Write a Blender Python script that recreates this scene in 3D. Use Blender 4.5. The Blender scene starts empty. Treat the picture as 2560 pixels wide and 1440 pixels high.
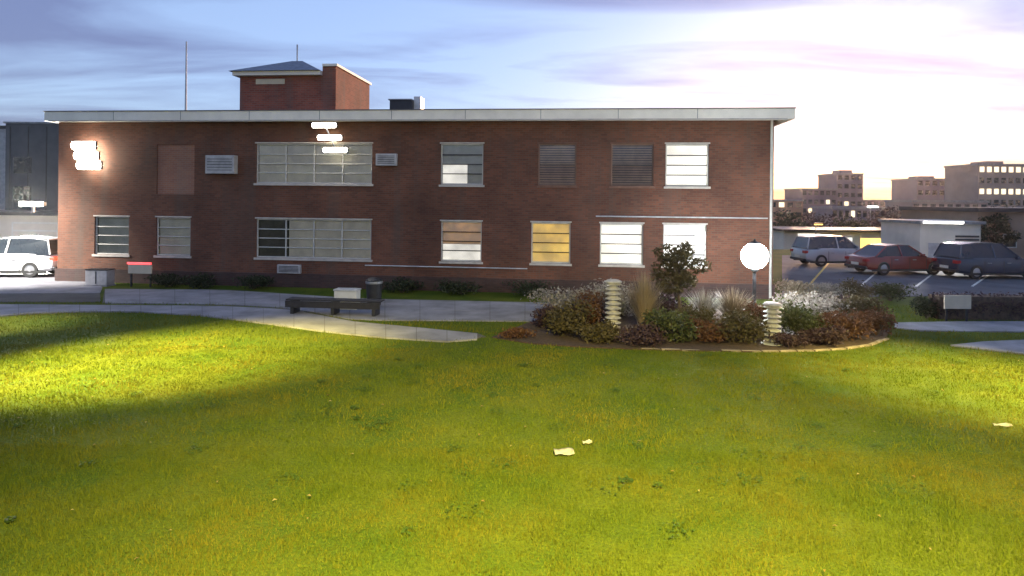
import bpy, math, random
import numpy as np
from mathutils import Vector, Matrix

random.seed(7)
rng = np.random.default_rng(7)
R = math.radians
sc = bpy.context.scene
COL = sc.collection

# ------------------------------------------------------------------ camera
F = 1600.0           # focal length in photo pixels (2560 wide)
CH = 3.5             # camera height
HY = 500.0           # photo row of the horizon at the picture's middle
ROLL = 0.0100        # the camera is tilted a little: level lines fall to the right
cam_d = bpy.data.cameras.new('camera')
cam_d.sensor_width = 36.0
cam_d.lens = 36.0 * F / 2560.0
cam_d.shift_y = -(720.0 - HY) / 2560.0
cam_d.clip_start = 0.1
cam_d.clip_end = 4000
cam = bpy.data.objects.new('camera', cam_d)
cam.location = (0, 0, CH)
cam.rotation_euler = (Matrix.Rotation(R(90),3,'X') @ Matrix.Rotation(ROLL,3,'Z')).to_euler()
COL.objects.link(cam)
sc.camera = cam

# ------------------------------------------------------------------ world, sun, exposure
SUN_AZ = R(27)       # to the right of the view axis (+Y)
SUN_EL = R(2.8)
world = bpy.data.worlds.new('World')
sc.world = world
world.use_nodes = True
wn = world.node_tree.nodes
wl = world.node_tree.links
wn.clear()
w_out = wn.new('ShaderNodeOutputWorld')
w_bg = wn.new('ShaderNodeBackground')
w_bg.inputs['Strength'].default_value = 0.15
w_sky = wn.new('ShaderNodeTexSky')
w_sky.sky_type = 'NISHITA'
w_sky.sun_disc = False
w_sky.sun_elevation = SUN_EL
w_sky.sun_rotation = SUN_AZ
w_sky.altitude = 0
w_sky.air_density = 1.0
w_sky.dust_density = 2.6
w_sky.ozone_density = 4.0
# cloud sheet: view direction projected on a flat layer, stretched into streaks
w_tc = wn.new('ShaderNodeTexCoord')
w_sep = wn.new('ShaderNodeSeparateXYZ')
wl.new(w_tc.outputs['Generated'], w_sep.inputs[0])
def wmath(op, a, b=None, clamp=False):
    n = wn.new('ShaderNodeMath'); n.operation = op; n.use_clamp = clamp
    for i, v in enumerate((a, b)):
        if v is None: continue
        if isinstance(v, (int, float)): n.inputs[i].default_value = v
        else: wl.new(v, n.inputs[i])
    return n.outputs[0]
zc = wmath('ADD', wmath('MAXIMUM', w_sep.outputs['Z'], 0.0), 0.10)
cx = wmath('DIVIDE', w_sep.outputs['X'], zc)
cy = wmath('DIVIDE', w_sep.outputs['Y'], zc)
w_cmb = wn.new('ShaderNodeCombineXYZ')
wl.new(cx, w_cmb.inputs[0]); wl.new(cy, w_cmb.inputs[1])
w_map = wn.new('ShaderNodeMapping')
w_map.inputs['Rotation'].default_value = (0, 0, R(40))
w_map.inputs['Scale'].default_value = (0.50, 1.25, 1.0)
w_map.inputs['Location'].default_value = (0.9, 2.3, 0)
wl.new(w_cmb.outputs[0], w_map.inputs[0])
w_no = wn.new('ShaderNodeTexNoise')
w_no.inputs['Scale'].default_value = 0.9
w_no.inputs['Detail'].default_value = 7
w_no.inputs['Roughness'].default_value = 0.52
w_no.inputs['Distortion'].default_value = 0.5
wl.new(w_map.outputs[0], w_no.inputs['Vector'])
w_cr = wn.new('ShaderNodeValToRGB')
w_cr.color_ramp.elements[0].position = 0.43
w_cr.color_ramp.elements[0].color = (0, 0, 0, 1)
w_cr.color_ramp.elements[1].position = 0.61
w_cr.color_ramp.elements[1].color = (1, 1, 1, 1)
wl.new(w_no.outputs['Fac'], w_cr.inputs[0])
# brighten / tint: high thin veil lit from below the horizon
w_gain = wn.new('ShaderNodeMix'); w_gain.data_type = 'RGBA'; w_gain.blend_type = 'MULTIPLY'
w_gain.inputs['Factor'].default_value = 1.0
wl.new(w_sky.outputs[0], w_gain.inputs['A'])
w_gain.inputs['B'].default_value = (0.96, 0.95, 1.18, 1)
w_veil = wn.new('ShaderNodeMix'); w_veil.data_type = 'RGBA'
w_vf = wn.new('ShaderNodeMapRange'); w_vf.inputs[1].default_value = 0.0; w_vf.inputs[2].default_value = 0.10
w_vf.inputs[3].default_value = 0.12; w_vf.inputs[4].default_value = 0.40
wl.new(w_sep.outputs['Z'], w_vf.inputs[0]); wl.new(w_vf.outputs[0], w_veil.inputs['Factor'])
wl.new(w_gain.outputs['Result'], w_veil.inputs['A'])
w_vcol = wn.new('ShaderNodeValToRGB')
ve = w_vcol.color_ramp.elements
ve[0].position = 0.0; ve[0].color = (2.9/5, 3.7/5, 4.9/5, 1)
ve[1].position = 0.42; ve[1].color = (2.0/5, 2.6/5, 3.8/5, 1)
wl.new(w_sep.outputs['Z'], w_vcol.inputs[0])
w_vs = wn.new('ShaderNodeVectorMath'); w_vs.operation = 'SCALE'; w_vs.inputs['Scale'].default_value = 5.0
wl.new(w_vcol.outputs[0], w_vs.inputs[0])
wl.new(w_vs.outputs[0], w_veil.inputs['B'])
w_cloudcol = wn.new('ShaderNodeMix'); w_cloudcol.data_type = 'RGBA'; w_cloudcol.blend_type = 'MULTIPLY'
w_cloudcol.inputs['Factor'].default_value = 1.0
wl.new(w_veil.outputs['Result'], w_cloudcol.inputs['A'])
w_cloudcol.inputs['B'].default_value = (0.46, 0.40, 0.50, 1)
w_mix = wn.new('ShaderNodeMix'); w_mix.data_type = 'RGBA'
wl.new(wmath('MULTIPLY', w_cr.outputs[0], 0.82), w_mix.inputs['Factor'])
wl.new(w_veil.outputs['Result'], w_mix.inputs['A'])
wl.new(w_cloudcol.outputs['Result'], w_mix.inputs['B'])
wl.new(w_mix.outputs['Result'], w_bg.inputs['Color'])
wl.new(w_bg.outputs[0], w_out.inputs[0])

sun_d = bpy.data.lights.new('sun', 'SUN')
sun_d.energy = 2.0
sun_d.angle = R(6)
sun_d.color = (1.0, 0.62, 0.38)
sun = bpy.data.objects.new('sun', sun_d)
sv = Vector((math.sin(SUN_AZ) * math.cos(R(3)), math.cos(SUN_AZ) * math.cos(R(3)), math.sin(R(3))))
sun.rotation_euler = sv.to_track_quat('Z', 'Y').to_euler()
COL.objects.link(sun)

sc.view_settings.view_transform = 'Standard'
sc.view_settings.look = 'None'
sc.view_settings.gamma = 1
sc.view_settings.use_curve_mapping = False
sc.view_settings.exposure = 1.3
sc.render.engine = 'CYCLES'
sc.cycles.use_denoising = True
sc.cycles.max_bounces = 6
sc.cycles.diffuse_bounces = 3
sc.cycles.glossy_bounces = 3
sc.cycles.transmission_bounces = 5
sc.cycles.transparent_max_bounces = 10
sc.cycles.sample_clamp_indirect = 4.0
sc.cycles.caustics_reflective = False
sc.cycles.caustics_refractive = False

# ------------------------------------------------------------------ helpers
def AB(x, y):
    dx, dy = x-1280, y-HY
    return dx*math.cos(ROLL)+dy*math.sin(ROLL), -dx*math.sin(ROLL)+dy*math.cos(ROLL)
def P(x, y, d):
    """photo pixel at distance d (metres along the view axis) -> world point"""
    a, b = AB(x, y)
    return Vector((a/F*d, d, CH-b/F*d))
def G(x, y, z=0.0):
    """photo pixel on the ground plane"""
    a, b = AB(x, y)
    d = F*(CH-z)/b
    return Vector((a/F*d, d, z))

class MB:
    def __init__(s): s.v = []; s.f = []
    def add(s, vs, fs):
        o = len(s.v); s.v += [tuple(p) for p in vs]; s.f += [tuple(i + o for i in f) for f in fs]; return s
    def box(s, x0, y0, z0, x1, y1, z1, m=None):
        vs = [(x0,y0,z0),(x1,y0,z0),(x1,y1,z0),(x0,y1,z0),(x0,y0,z1),(x1,y0,z1),(x1,y1,z1),(x0,y1,z1)]
        if m is not None: vs = [m @ Vector(p) for p in vs]
        return s.add(vs, [(0,3,2,1),(4,5,6,7),(0,1,5,4),(1,2,6,5),(2,3,7,6),(3,0,4,7)])
    def quad(s, a, b, c, d): return s.add([a,b,c,d], [(0,1,2,3)])
    def tube(s, pts, rad, n=8, cap=True):
        pts = [Vector(p) for p in pts]
        if not hasattr(rad, '__len__'): rad = [rad] * len(pts)
        o = len(s.v); k = len(pts)
        for i, p in enumerate(pts):
            t = (pts[min(i+1,k-1)] - pts[max(i-1,0)]).normalized()
            a = t.cross(Vector((0,0,1)))
            if a.length < 1e-3: a = t.cross(Vector((0,1,0)))
            a.normalize(); b = t.cross(a)
            for j in range(n):
                w = 2*math.pi*j/n
                s.v.append(tuple(p + (a*math.cos(w) + b*math.sin(w))*rad[i]))
        for i in range(k-1):
            for j in range(n):
                s.f.append((o+i*n+j, o+i*n+(j+1)%n, o+(i+1)*n+(j+1)%n, o+(i+1)*n+j))
        if cap:
            s.f.append(tuple(o+j for j in reversed(range(n))))
            s.f.append(tuple(o+(k-1)*n+j for j in range(n)))
        return s
    def lathe(s, prof, c=(0,0,0), n=16):
        o = len(s.v); k = len(prof)
        for r, z in prof:
            for j in range(n):
                w = 2*math.pi*j/n
                s.v.append((c[0]+r*math.cos(w), c[1]+r*math.sin(w), c[2]+z))
        for i in range(k-1):
            for j in range(n):
                s.f.append((o+i*n+j, o+i*n+(j+1)%n, o+(i+1)*n+(j+1)%n, o+(i+1)*n+j))
        s.f.append(tuple(o+j for j in reversed(range(n))))
        s.f.append(tuple(o+(k-1)*n+j for j in range(n)))
        return s
    def prism(s, poly, z0, z1):
        n = len(poly); o = len(s.v)
        s.v += [(p[0],p[1],z0) for p in poly] + [(p[0],p[1],z1) for p in poly]
        s.f.append(tuple(o+i for i in reversed(range(n)))); s.f.append(tuple(o+n+i for i in range(n)))
        for i in range(n): s.f.append((o+i, o+(i+1)%n, o+n+(i+1)%n, o+n+i))
        return s
    def prism_y(s, poly, y0, y1):
        """poly in (x,z), extruded along y"""
        n = len(poly); o = len(s.v)
        s.v += [(p[0],y0,p[1]) for p in poly] + [(p[0],y1,p[1]) for p in poly]
        s.f.append(tuple(o+i for i in range(n))); s.f.append(tuple(o+n+i for i in reversed(range(n))))
        for i in range(n): s.f.append((o+(i+1)%n, o+i, o+n+i, o+n+(i+1)%n))
        return s
    def mesh(s, name, mat):
        me = bpy.data.meshes.new(name); me.from_pydata(s.v, [], s.f); me.update()
        if mat is not None: me.materials.append(mat)
        return me
    def build(s, name, mat, parent=None, bevel=0, smooth=False):
        return place(s.mesh(name, mat), name, parent, bevel, smooth)

def place(me, name, parent=None, bevel=0, smooth=False, loc=None, rot=None, scale=None):
    o = bpy.data.objects.new(name, me); COL.objects.link(o)
    if parent is not None: o.parent = parent
    if loc is not None: o.location = loc
    if rot is not None: o.rotation_euler = rot
    if scale is not None: o.scale = scale
    if bevel:
        b = o.modifiers.new('bevel', 'BEVEL'); b.width = bevel; b.segments = 2; b.limit_method = 'ANGLE'; b.angle_limit = R(40)
    if smooth: me.shade_smooth()
    return o
def tag(o, label, cat, group=None, kind=None):
    o['label'] = label; o['category'] = cat
    if group: o['group'] = group
    if kind: o['kind'] = kind
    return o
def thing(name, label, cat, loc=(0,0,0), rz=0, group=None):
    o = bpy.data.objects.new(name, None); COL.objects.link(o)
    o.empty_display_size = 0.3; o.location = loc; o.rotation_euler = (0,0,rz)
    return tag(o, label, cat, group)
def structure(o): o['kind'] = 'structure'; return o
def copy_tree(o, parent=None):
    c = o.copy(); COL.objects.link(c); c.parent = parent
    for ch in list(o.children): copy_tree(ch, c)
    return c

# ------------------------------------------------------------------ materials
def nodes(m):
    m.use_nodes = True
    nt = m.node_tree
    return nt, nt.nodes, nt.links, nt.nodes['Principled BSDF']
def mat(name, col, rough=0.6, metal=0.0, var=0.25, scale=3.0, bump=0.0, bscale=40.0, col2=None, coat=0.0, spec=0.5):
    m = bpy.data.materials.new(name); nt, n, l, b = nodes(m)
    b.inputs['Roughness'].default_value = rough; b.inputs['Metallic'].default_value = metal
    b.inputs['Coat Weight'].default_value = coat
    b.inputs['Specular IOR Level'].default_value = spec
    tc = n.new('ShaderNodeTexCoord')
    no = n.new('ShaderNodeTexNoise'); no.inputs['Scale'].default_value = scale; no.inputs['Detail'].default_value = 6
    no.inputs['Roughness'].default_value = 0.6
    l.new(tc.outputs['Object'], no.inputs['Vector'])
    mx = n.new('ShaderNodeMix'); mx.data_type = 'RGBA'
    c2 = col2 if col2 else tuple(c*(1-var) for c in col)
    mx.inputs['A'].default_value = (*[min(1, c*(1+var*0.6)) for c in col], 1) if not col2 else (*col, 1)
    mx.inputs['B'].default_value = (*c2, 1)
    rm = n.new('ShaderNodeMapRange'); rm.inputs[1].default_value = 0.35; rm.inputs[2].default_value = 0.65
    l.new(no.outputs['Fac'], rm.inputs[0]); l.new(rm.outputs[0], mx.inputs['Factor'])
    l.new(mx.outputs['Result'], b.inputs['Base Color'])
    if bump:
        n2 = n.new('ShaderNodeTexNoise'); n2.inputs['Scale'].default_value = bscale; n2.inputs['Detail'].default_value = 4
        l.new(tc.outputs['Object'], n2.inputs['Vector'])
        bp = n.new('ShaderNodeBump'); bp.inputs['Strength'].default_value = bump; bp.inputs['Distance'].default_value = 0.02
        l.new(n2.outputs['Fac'], bp.inputs['Height']); l.new(bp.outputs[0], b.inputs['Normal'])
    return m
def emit(name, col, strength, var=0.0, scale=2.0, base=(0.5,0.5,0.5)):
    m = bpy.data.materials.new(name); nt, n, l, b = nodes(m)
    b.inputs['Base Color'].default_value = (*base, 1)
    b.inputs['Emission Color'].default_value = (*col, 1)
    b.inputs['Emission Strength'].default_value = strength
    if var:
        tc = n.new('ShaderNodeTexCoord'); no = n.new('ShaderNodeTexNoise'); no.inputs['Scale'].default_value = scale
        l.new(tc.outputs['Object'], no.inputs['Vector'])
        rm = n.new('ShaderNodeMapRange'); rm.inputs[1].default_value = 0.3; rm.inputs[2].default_value = 0.7
        rm.inputs[3].default_value = strength*(1-var); rm.inputs[4].default_value = strength*(1+var)
        l.new(no.outputs['Fac'], rm.inputs[0]); l.new(rm.outputs[0], b.inputs['Emission Strength'])
    return m
def brick_mat(name, c1, c2, mortar, stain=0.35):
    m = bpy.data.materials.new(name); nt, n, l, b = nodes(m)
    b.inputs['Roughness'].default_value = 0.85
    tc = n.new('ShaderNodeTexCoord'); sp = n.new('ShaderNodeSeparateXYZ'); l.new(tc.outputs['Object'], sp.inputs[0])
    ad = n.new('ShaderNodeMath'); l.new(sp.outputs[0], ad.inputs[0]); l.new(sp.outputs[1], ad.inputs[1])
    cb = n.new('ShaderNodeCombineXYZ'); l.new(ad.outputs[0], cb.inputs[0]); l.new(sp.outputs[2], cb.inputs[1])
    br = n.new('ShaderNodeTexBrick')
    br.inputs['Color1'].default_value = (*c1,1); br.inputs['Color2'].default_value = (*c2,1); br.inputs['Mortar'].default_value = (*mortar,1)
    br.inputs['Scale'].default_value = 1; br.inputs['Mortar Size'].default_value = 0.007
    br.inputs['Brick Width'].default_value = 0.225; br.inputs['Row Height'].default_value = 0.078
    br.inputs['Bias'].default_value = -0.1
    l.new(cb.outputs[0], br.inputs['Vector'])
    no = n.new('ShaderNodeTexNoise'); no.inputs['Scale'].default_value = 0.55; no.inputs['Detail'].default_value = 8
    l.new(tc.outputs['Object'], no.inputs['Vector'])
    rm = n.new('ShaderNodeMapRange'); rm.inputs[1].default_value = 0.35; rm.inputs[2].default_value = 0.68
    rm.inputs[3].default_value = 1.0+stain*0.5; rm.inputs[4].default_value = 1.0-stain
    l.new(no.outputs['Fac'], rm.inputs[0])
    mx = n.new('ShaderNodeMix'); mx.data_type='RGBA'; mx.blend_type='MULTIPLY'; mx.inputs['Factor'].default_value = 1
    l.new(br.outputs['Color'], mx.inputs['A']); l.new(rm.outputs[0], mx.inputs['B'])
    mp = n.new('ShaderNodeMapping'); mp.inputs['Scale'].default_value = (1.6,1.6,0.16); l.new(tc.outputs['Object'], mp.inputs[0])
    n3 = n.new('ShaderNodeTexNoise'); n3.inputs['Scale'].default_value = 1.0; n3.inputs['Detail'].default_value = 7; l.new(mp.outputs[0], n3.inputs['Vector'])
    r3 = n.new('ShaderNodeMapRange'); r3.inputs[1].default_value = 0.50; r3.inputs[2].default_value = 0.72; r3.inputs[4].default_value = 0.55
    l.new(n3.outputs['Fac'], r3.inputs[0])
    m3 = n.new('ShaderNodeMix'); m3.data_type='RGBA'; m3.inputs['B'].default_value = (*[c*0.75+0.012 for c in mortar],1)
    l.new(r3.outputs[0], m3.inputs['Factor']); l.new(mx.outputs['Result'], m3.inputs['A'])
    l.new(m3.outputs['Result'], b.inputs['Base Color'])
    bp = n.new('ShaderNodeBump'); bp.inputs['Strength'].default_value = 0.6; bp.inputs['Distance'].default_value = 0.008; bp.invert = True
    l.new(br.outputs['Fac'], bp.inputs['Height']); l.new(bp.outputs[0], b.inputs['Normal'])
    return m
def leaf_mat(name, c1, c2, rough=0.55):
    m = bpy.data.materials.new(name); nt, n, l, b = nodes(m)
    b.inputs['Roughness'].default_value = rough
    b.inputs['Specular IOR Level'].default_value = 0.25
    g = n.new('ShaderNodeNewGeometry')
    mx = n.new('ShaderNodeMix'); mx.data_type='RGBA'
    mx.inputs['A'].default_value = (*c1,1); mx.inputs['B'].default_value = (*c2,1)
    l.new(g.outputs['Random Per Island'], mx.inputs['Factor']); l.new(mx.outputs['Result'], b.inputs['Base Color'])
    tr = n.new('ShaderNodeBsdfTranslucent'); l.new(mx.outputs['Result'], tr.inputs['Color'])
    ms = n.new('ShaderNodeMixShader'); ms.inputs[0].default_value = 0.3
    out = n['Material Output']
    l.new(b.outputs[0], ms.inputs[1]); l.new(tr.outputs[0], ms.inputs[2]); l.new(ms.outputs[0], out.inputs[0])
    return m
def glass_mat(name, tint=(1,1,1), mixf=0.82):
    m = bpy.data.materials.new(name); nt, n, l, b = nodes(m)
    tr = n.new('ShaderNodeBsdfTransparent'); tr.inputs[0].default_value = (*tint,1)
    gl = n.new('ShaderNodeBsdfGlossy'); gl.inputs['Roughness'].default_value = 0.03; gl.inputs['Color'].default_value = (0.9,0.95,1,1)
    fr = n.new('ShaderNodeFresnel'); fr.inputs[0].default_value = 1.5
    ad = n.new('ShaderNodeMath'); ad.operation='ADD'; ad.use_clamp=True; ad.inputs[1].default_value = 0.0
    l.new(fr.outputs[0], ad.inputs[0])
    ms = n.new('ShaderNodeMixShader'); l.new(ad.outputs[0], ms.inputs[0]); l.new(tr.outputs[0], ms.inputs[1]); l.new(gl.outputs[0], ms.inputs[2])
    l.new(ms.outputs[0], n['Material Output'].inputs[0])
    return m

M = {}
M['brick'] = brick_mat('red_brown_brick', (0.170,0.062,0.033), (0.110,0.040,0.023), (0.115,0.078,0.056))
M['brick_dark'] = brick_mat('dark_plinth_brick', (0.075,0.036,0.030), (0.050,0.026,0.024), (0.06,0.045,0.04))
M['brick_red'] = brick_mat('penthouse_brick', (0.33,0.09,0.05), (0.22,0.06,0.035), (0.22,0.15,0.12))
M['brick_infill'] = brick_mat('infill_brick', (0.32,0.135,0.08), (0.25,0.10,0.065), (0.26,0.19,0.15), 0.15)
M['fascia'] = mat('cream_painted_fascia', (0.88,0.80,0.68), 0.5, var=0.10, scale=1.2)
M['fascia_edge'] = mat('metal_drip_edge', (0.12,0.11,0.11), 0.4, 0.3)
M['roof'] = mat('flat_roof_membrane', (0.12,0.12,0.125), 0.9, bump=0.2)
M['slate'] = mat('blue_grey_slate', (0.14,0.16,0.21), 0.6, var=0.4, scale=6)
M['frame'] = mat('pale_window_frame', (0.55,0.53,0.48), 0.45, var=0.12)
M['frame_dark'] = mat('dark_steel_bar', (0.05,0.045,0.045), 0.4, 0.4)
M['sill'] = mat('stone_sill', (0.52,0.46,0.40), 0.7, var=0.2, bump=0.1)
M['frame_brown'] = mat('brown_window_frame', (0.20,0.12,0.085), 0.5, var=0.15)
M['sill_brown'] = mat('brown_brick_sill', (0.17,0.085,0.055), 0.8, var=0.25, bump=0.1)
M['glass'] = glass_mat('window_glass')
M['lit'] = emit('lit_room_white', (1.0,0.93,0.78), 0.52, 0.3, 1.2)
M['lit_soft'] = emit('lit_room_soft', (0.95,0.90,0.80), 0.30, 0.3, 2.0)
M['lit_yellow'] = emit('lit_room_yellow', (0.95,0.56,0.06), 0.26, 0.35, 2.5)
M['lit_orange'] = emit('lit_shade_orange', (0.75,0.36,0.10), 0.12, 0.5, 3.5)
M['blind'] = mat('pale_green_blind', (0.80,0.74,0.60), 0.7, var=0.15, scale=2)
M['blind_brown'] = mat('taupe_slat_blind', (0.46,0.29,0.20), 0.7, var=0.2)
M['curtain'] = mat('grey_blind', (0.50,0.50,0.46), 0.8, var=0.15, scale=2)
M['room'] = mat('dark_room', (0.10,0.085,0.075), 0.9)
M['metal'] = mat('grey_metal', (0.30,0.30,0.31), 0.45, 0.7)
M['metal_dark'] = mat('dark_metal', (0.045,0.045,0.05), 0.45, 0.5)
M['metal_pale'] = mat('pale_metal', (0.58,0.58,0.58), 0.4, 0.3)
M['bollard'] = mat('weathered_beige_enamel', (0.42,0.40,0.38), 0.6, var=0.3, scale=9)
M['box_grey'] = mat('grey_enamel', (0.42,0.40,0.40), 0.5)
M['sign_beige'] = mat('beige_board', (0.62,0.52,0.38), 0.6, var=0.1)
M['sign_white'] = mat('white_board', (0.68,0.66,0.60), 0.5, var=0.1)
M['red_lit'] = emit('red_led', (1.0,0.03,0.02), 1.2)
M['led'] = emit('led_bar', (1.0,0.93,0.78), 12.0)
M['globe'] = emit('lamp_globe', (0.92,0.98,1.0), 75.0)
M['lamp_white'] = emit('lamp_white', (1.0,0.97,0.9), 8.0)
M['lamp_amber_soft'] = emit('amber_shop_window', (1.0,0.58,0.10), 1.0, 0.3, 0.8)
M['concrete'] = mat('concrete_paving', (0.23,0.225,0.25), 0.85, var=0.3, scale=1.1, bump=0.25, bscale=60)
M['asphalt'] = mat('asphalt', (0.055,0.055,0.06), 0.85, var=0.35, scale=0.9, bump=0.3, bscale=80)
M['asphalt_pale'] = mat('worn_asphalt', (0.11,0.105,0.115), 0.85, var=0.3, scale=0.8, bump=0.3, bscale=80)
M['kerb'] = mat('concrete_kerb', (0.30,0.29,0.29), 0.85, var=0.25)
M['paint'] = mat('road_paint', (0.7,0.68,0.6), 0.7)
M['paint_y'] = mat('yellow_road_paint', (0.65,0.45,0.08), 0.7)
M['mulch'] = mat('bark_mulch', (0.060,0.036,0.026), 0.95, var=0.5, scale=14, bump=0.9, bscale=45)
M['edging'] = mat('pale_stone_edging', (0.26,0.21,0.16), 0.85, var=0.35, scale=8, bump=0.3)
M['bark'] = mat('bark', (0.10,0.07,0.05), 0.9, var=0.4, scale=8, bump=0.6, bscale=25)
M['wood_dark'] = mat('dark_stained_wood', (0.022,0.020,0.026), 0.7, var=0.3, scale=6)
M['white_wall'] = mat('white_render', (0.66,0.60,0.50), 0.85, var=0.12, scale=0.7, bump=0.1)
M['slate_wall'] = mat('dark_cladding', (0.070,0.080,0.095), 0.7, var=0.2, scale=1)
M['tan_wall'] = mat('tan_stucco', (0.34,0.23,0.16), 0.9, var=0.2, scale=0.5)
M['rubber'] = mat('tyre_rubber', (0.02,0.02,0.02), 0.8)
M['rim'] = mat('wheel_rim', (0.45,0.45,0.46), 0.3, 0.8)
M['car_glass'] = mat('car_glass', (0.02,0.025,0.03), 0.06, 0.0, var=0.1, spec=0.8)
M['car_white'] = mat('white_car_paint', (0.72,0.72,0.72), 0.25, var=0.03, coat=0.6)
M['car_silver'] = mat('silver_car_paint', (0.42,0.43,0.46), 0.3, 0.4, var=0.03, coat=0.6)
M['car_red'] = mat('dark_red_car_paint', (0.20,0.025,0.02), 0.25, var=0.03, coat=0.6)
M['car_dark'] = mat('dark_blue_car_paint', (0.03,0.035,0.06), 0.25, var=0.03, coat=0.6)
M['tail'] = emit('tail_light', (1.0,0.05,0.02), 1.6, base=(0.4,0.02,0.02))
M['tail_off'] = mat('tail_lens', (0.35,0.02,0.02), 0.2)
M['head'] = mat('headlamp_lens', (0.6,0.62,0.62), 0.1)
M['paper'] = mat('scrap_paper', (0.40,0.37,0.31), 0.8, var=0.35, scale=14)
M['leaf_green'] = leaf_mat('leaf_green', (0.045,0.058,0.020), (0.09,0.095,0.035))
M['leaf_olive'] = leaf_mat('leaf_olive', (0.060,0.052,0.022), (0.11,0.085,0.04))
M['leaf_red'] = leaf_mat('leaf_russet', (0.085,0.040,0.022), (0.15,0.070,0.035))
M['leaf_dark'] = leaf_mat('leaf_dark', (0.022,0.032,0.018), (0.045,0.055,0.025))
M['leaf_pale'] = leaf_mat('leaf_silver', (0.20,0.18,0.15), (0.36,0.32,0.28))
M['leaf_straw'] = leaf_mat('leaf_straw', (0.24,0.18,0.12), (0.38,0.30,0.21))
M['leaf_plum'] = leaf_mat('leaf_plum', (0.045,0.028,0.035), (0.08,0.045,0.05))
M['clover'] = leaf_mat('clover_leaf', (0.040,0.085,0.010), (0.075,0.120,0.016), 0.7)
M['fallen'] = leaf_mat('fallen_leaf', (0.22,0.14,0.04), (0.42,0.34,0.16), 0.8)

# lawn soil/thatch and the blades
def lawn_mat():
    m = bpy.data.materials.new('lawn_turf'); nt, n, l, b = nodes(m)
    b.inputs['Roughness'].default_value = 0.9; b.inputs['Specular IOR Level'].default_value = 0.15
    tc = n.new('ShaderNodeTexCoord')
    a = n.new('ShaderNodeTexNoise'); a.inputs['Scale'].default_value = 0.7; a.inputs['Detail'].default_value = 6
    c = n.new('ShaderNodeTexNoise'); c.inputs['Scale'].default_value = 26; c.inputs['Detail'].default_value = 5
    l.new(tc.outputs['Object'], a.inputs['Vector']); l.new(tc.outputs['Object'], c.inputs['Vector'])
    r1 = n.new('ShaderNodeValToRGB'); e = r1.color_ramp.elements
    e[0].position = 0.32; e[0].color = (0.048,0.085,0.006,1); e[1].position = 0.68; e[1].color = (0.095,0.115,0.010,1)
    l.new(a.outputs['Fac'], r1.inputs[0])
    r2 = n.new('ShaderNodeMapRange'); r2.inputs[1].default_value=0.3; r2.inputs[2].default_value=0.7; r2.inputs[3].default_value=0.65; r2.inputs[4].default_value=1.25
    l.new(c.outputs['Fac'], r2.inputs[0])
    mx = n.new('ShaderNodeMix'); mx.data_type='RGBA'; mx.blend_type='MULTIPLY'; mx.inputs['Factor'].default_value=1
    l.new(r1.outputs[0], mx.inputs['A']); l.new(r2.outputs[0], mx.inputs['B']); l.new(mx.outputs['Result'], b.inputs['Base Color'])
    bp = n.new('ShaderNodeBump'); bp.inputs['Strength'].default_value=0.7; bp.inputs['Distance'].default_value=0.03
    l.new(c.outputs['Fac'], bp.inputs['Height']); l.new(bp.outputs[0], b.inputs['Normal'])
    return m
M['lawn'] = lawn_mat()
def blade_mat():
    m = leaf_mat('grass_blade', (0.075,0.115,0.006), (0.130,0.155,0.010), 0.75)
    nt = m.node_tree; n, l = nt.nodes, nt.links
    mx = [q for q in n if q.type == 'MIX'][0]
    tc = n.new('ShaderNodeTexCoord'); no = n.new('ShaderNodeTexNoise'); no.inputs['Scale'].default_value = 0.55; no.inputs['Detail'].default_value = 5
    l.new(tc.outputs['Object'], no.inputs['Vector'])
    rm = n.new('ShaderNodeMapRange'); rm.inputs[1].default_value = 0.42; rm.inputs[2].default_value = 0.66
    l.new(no.outputs['Fac'], rm.inputs[0])
    m2 = n.new('ShaderNodeMix'); m2.data_type = 'RGBA'
    l.new(rm.outputs[0], m2.inputs['Factor']); l.new(mx.outputs['Result'], m2.inputs['A']); m2.inputs['B'].default_value = (0.165,0.150,0.014,1)
    for q in n:
        if q.type in ('BSDF_PRINCIPLED','BSDF_TRANSLUCENT'):
            sk = q.inputs['Base Color'] if q.type == 'BSDF_PRINCIPLED' else q.inputs['Color']
            l.new(m2.outputs['Result'], sk)
    return m
M['blade'] = blade_mat()

# ------------------------------------------------------------------ the setting: ground and paving
def terrain_h(x, y):
    t = min(1, max(0, (y - 46) / 70.0)); t = t*t*(3-2*t)
    return -15.0 * t
gx = [-3000,-1200,-500,-200,-120,-80,-50,-30,-15,0,15,30,50,80,120,200,500,1200,3000]
gy = [-60,-20,0,6,10,14,18,22,26,30,34,38,42,46,50,55,60,66,72,80,90,100,110,120,160,250,500,1000,3000]
mb = MB()
vs = [(x, y, terrain_h(x,y)) for y in gy for x in gx]
nx = len(gx)
fs = [(j*nx+i, j*nx+i+1, (j+1)*nx+i+1, (j+1)*nx+i) for j in range(len(gy)-1) for i in range(nx-1)]
mb.add(vs, fs)
structure(mb.build('ground', M['lawn']))

def slab(name, pix, z, material, thick=0.12):
    poly = [G(x, y, z) for x, y in pix]
    # counter-clockwise from above
    area = sum(poly[i].x*poly[(i+1)%len(poly)].y - poly[(i+1)%len(poly)].x*poly[i].y for i in range(len(poly)))
    if area < 0: poly.reverse()
    o = MB().prism(poly, z-thick, z).build(name, material)
    structure(o)
    return poly

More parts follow.
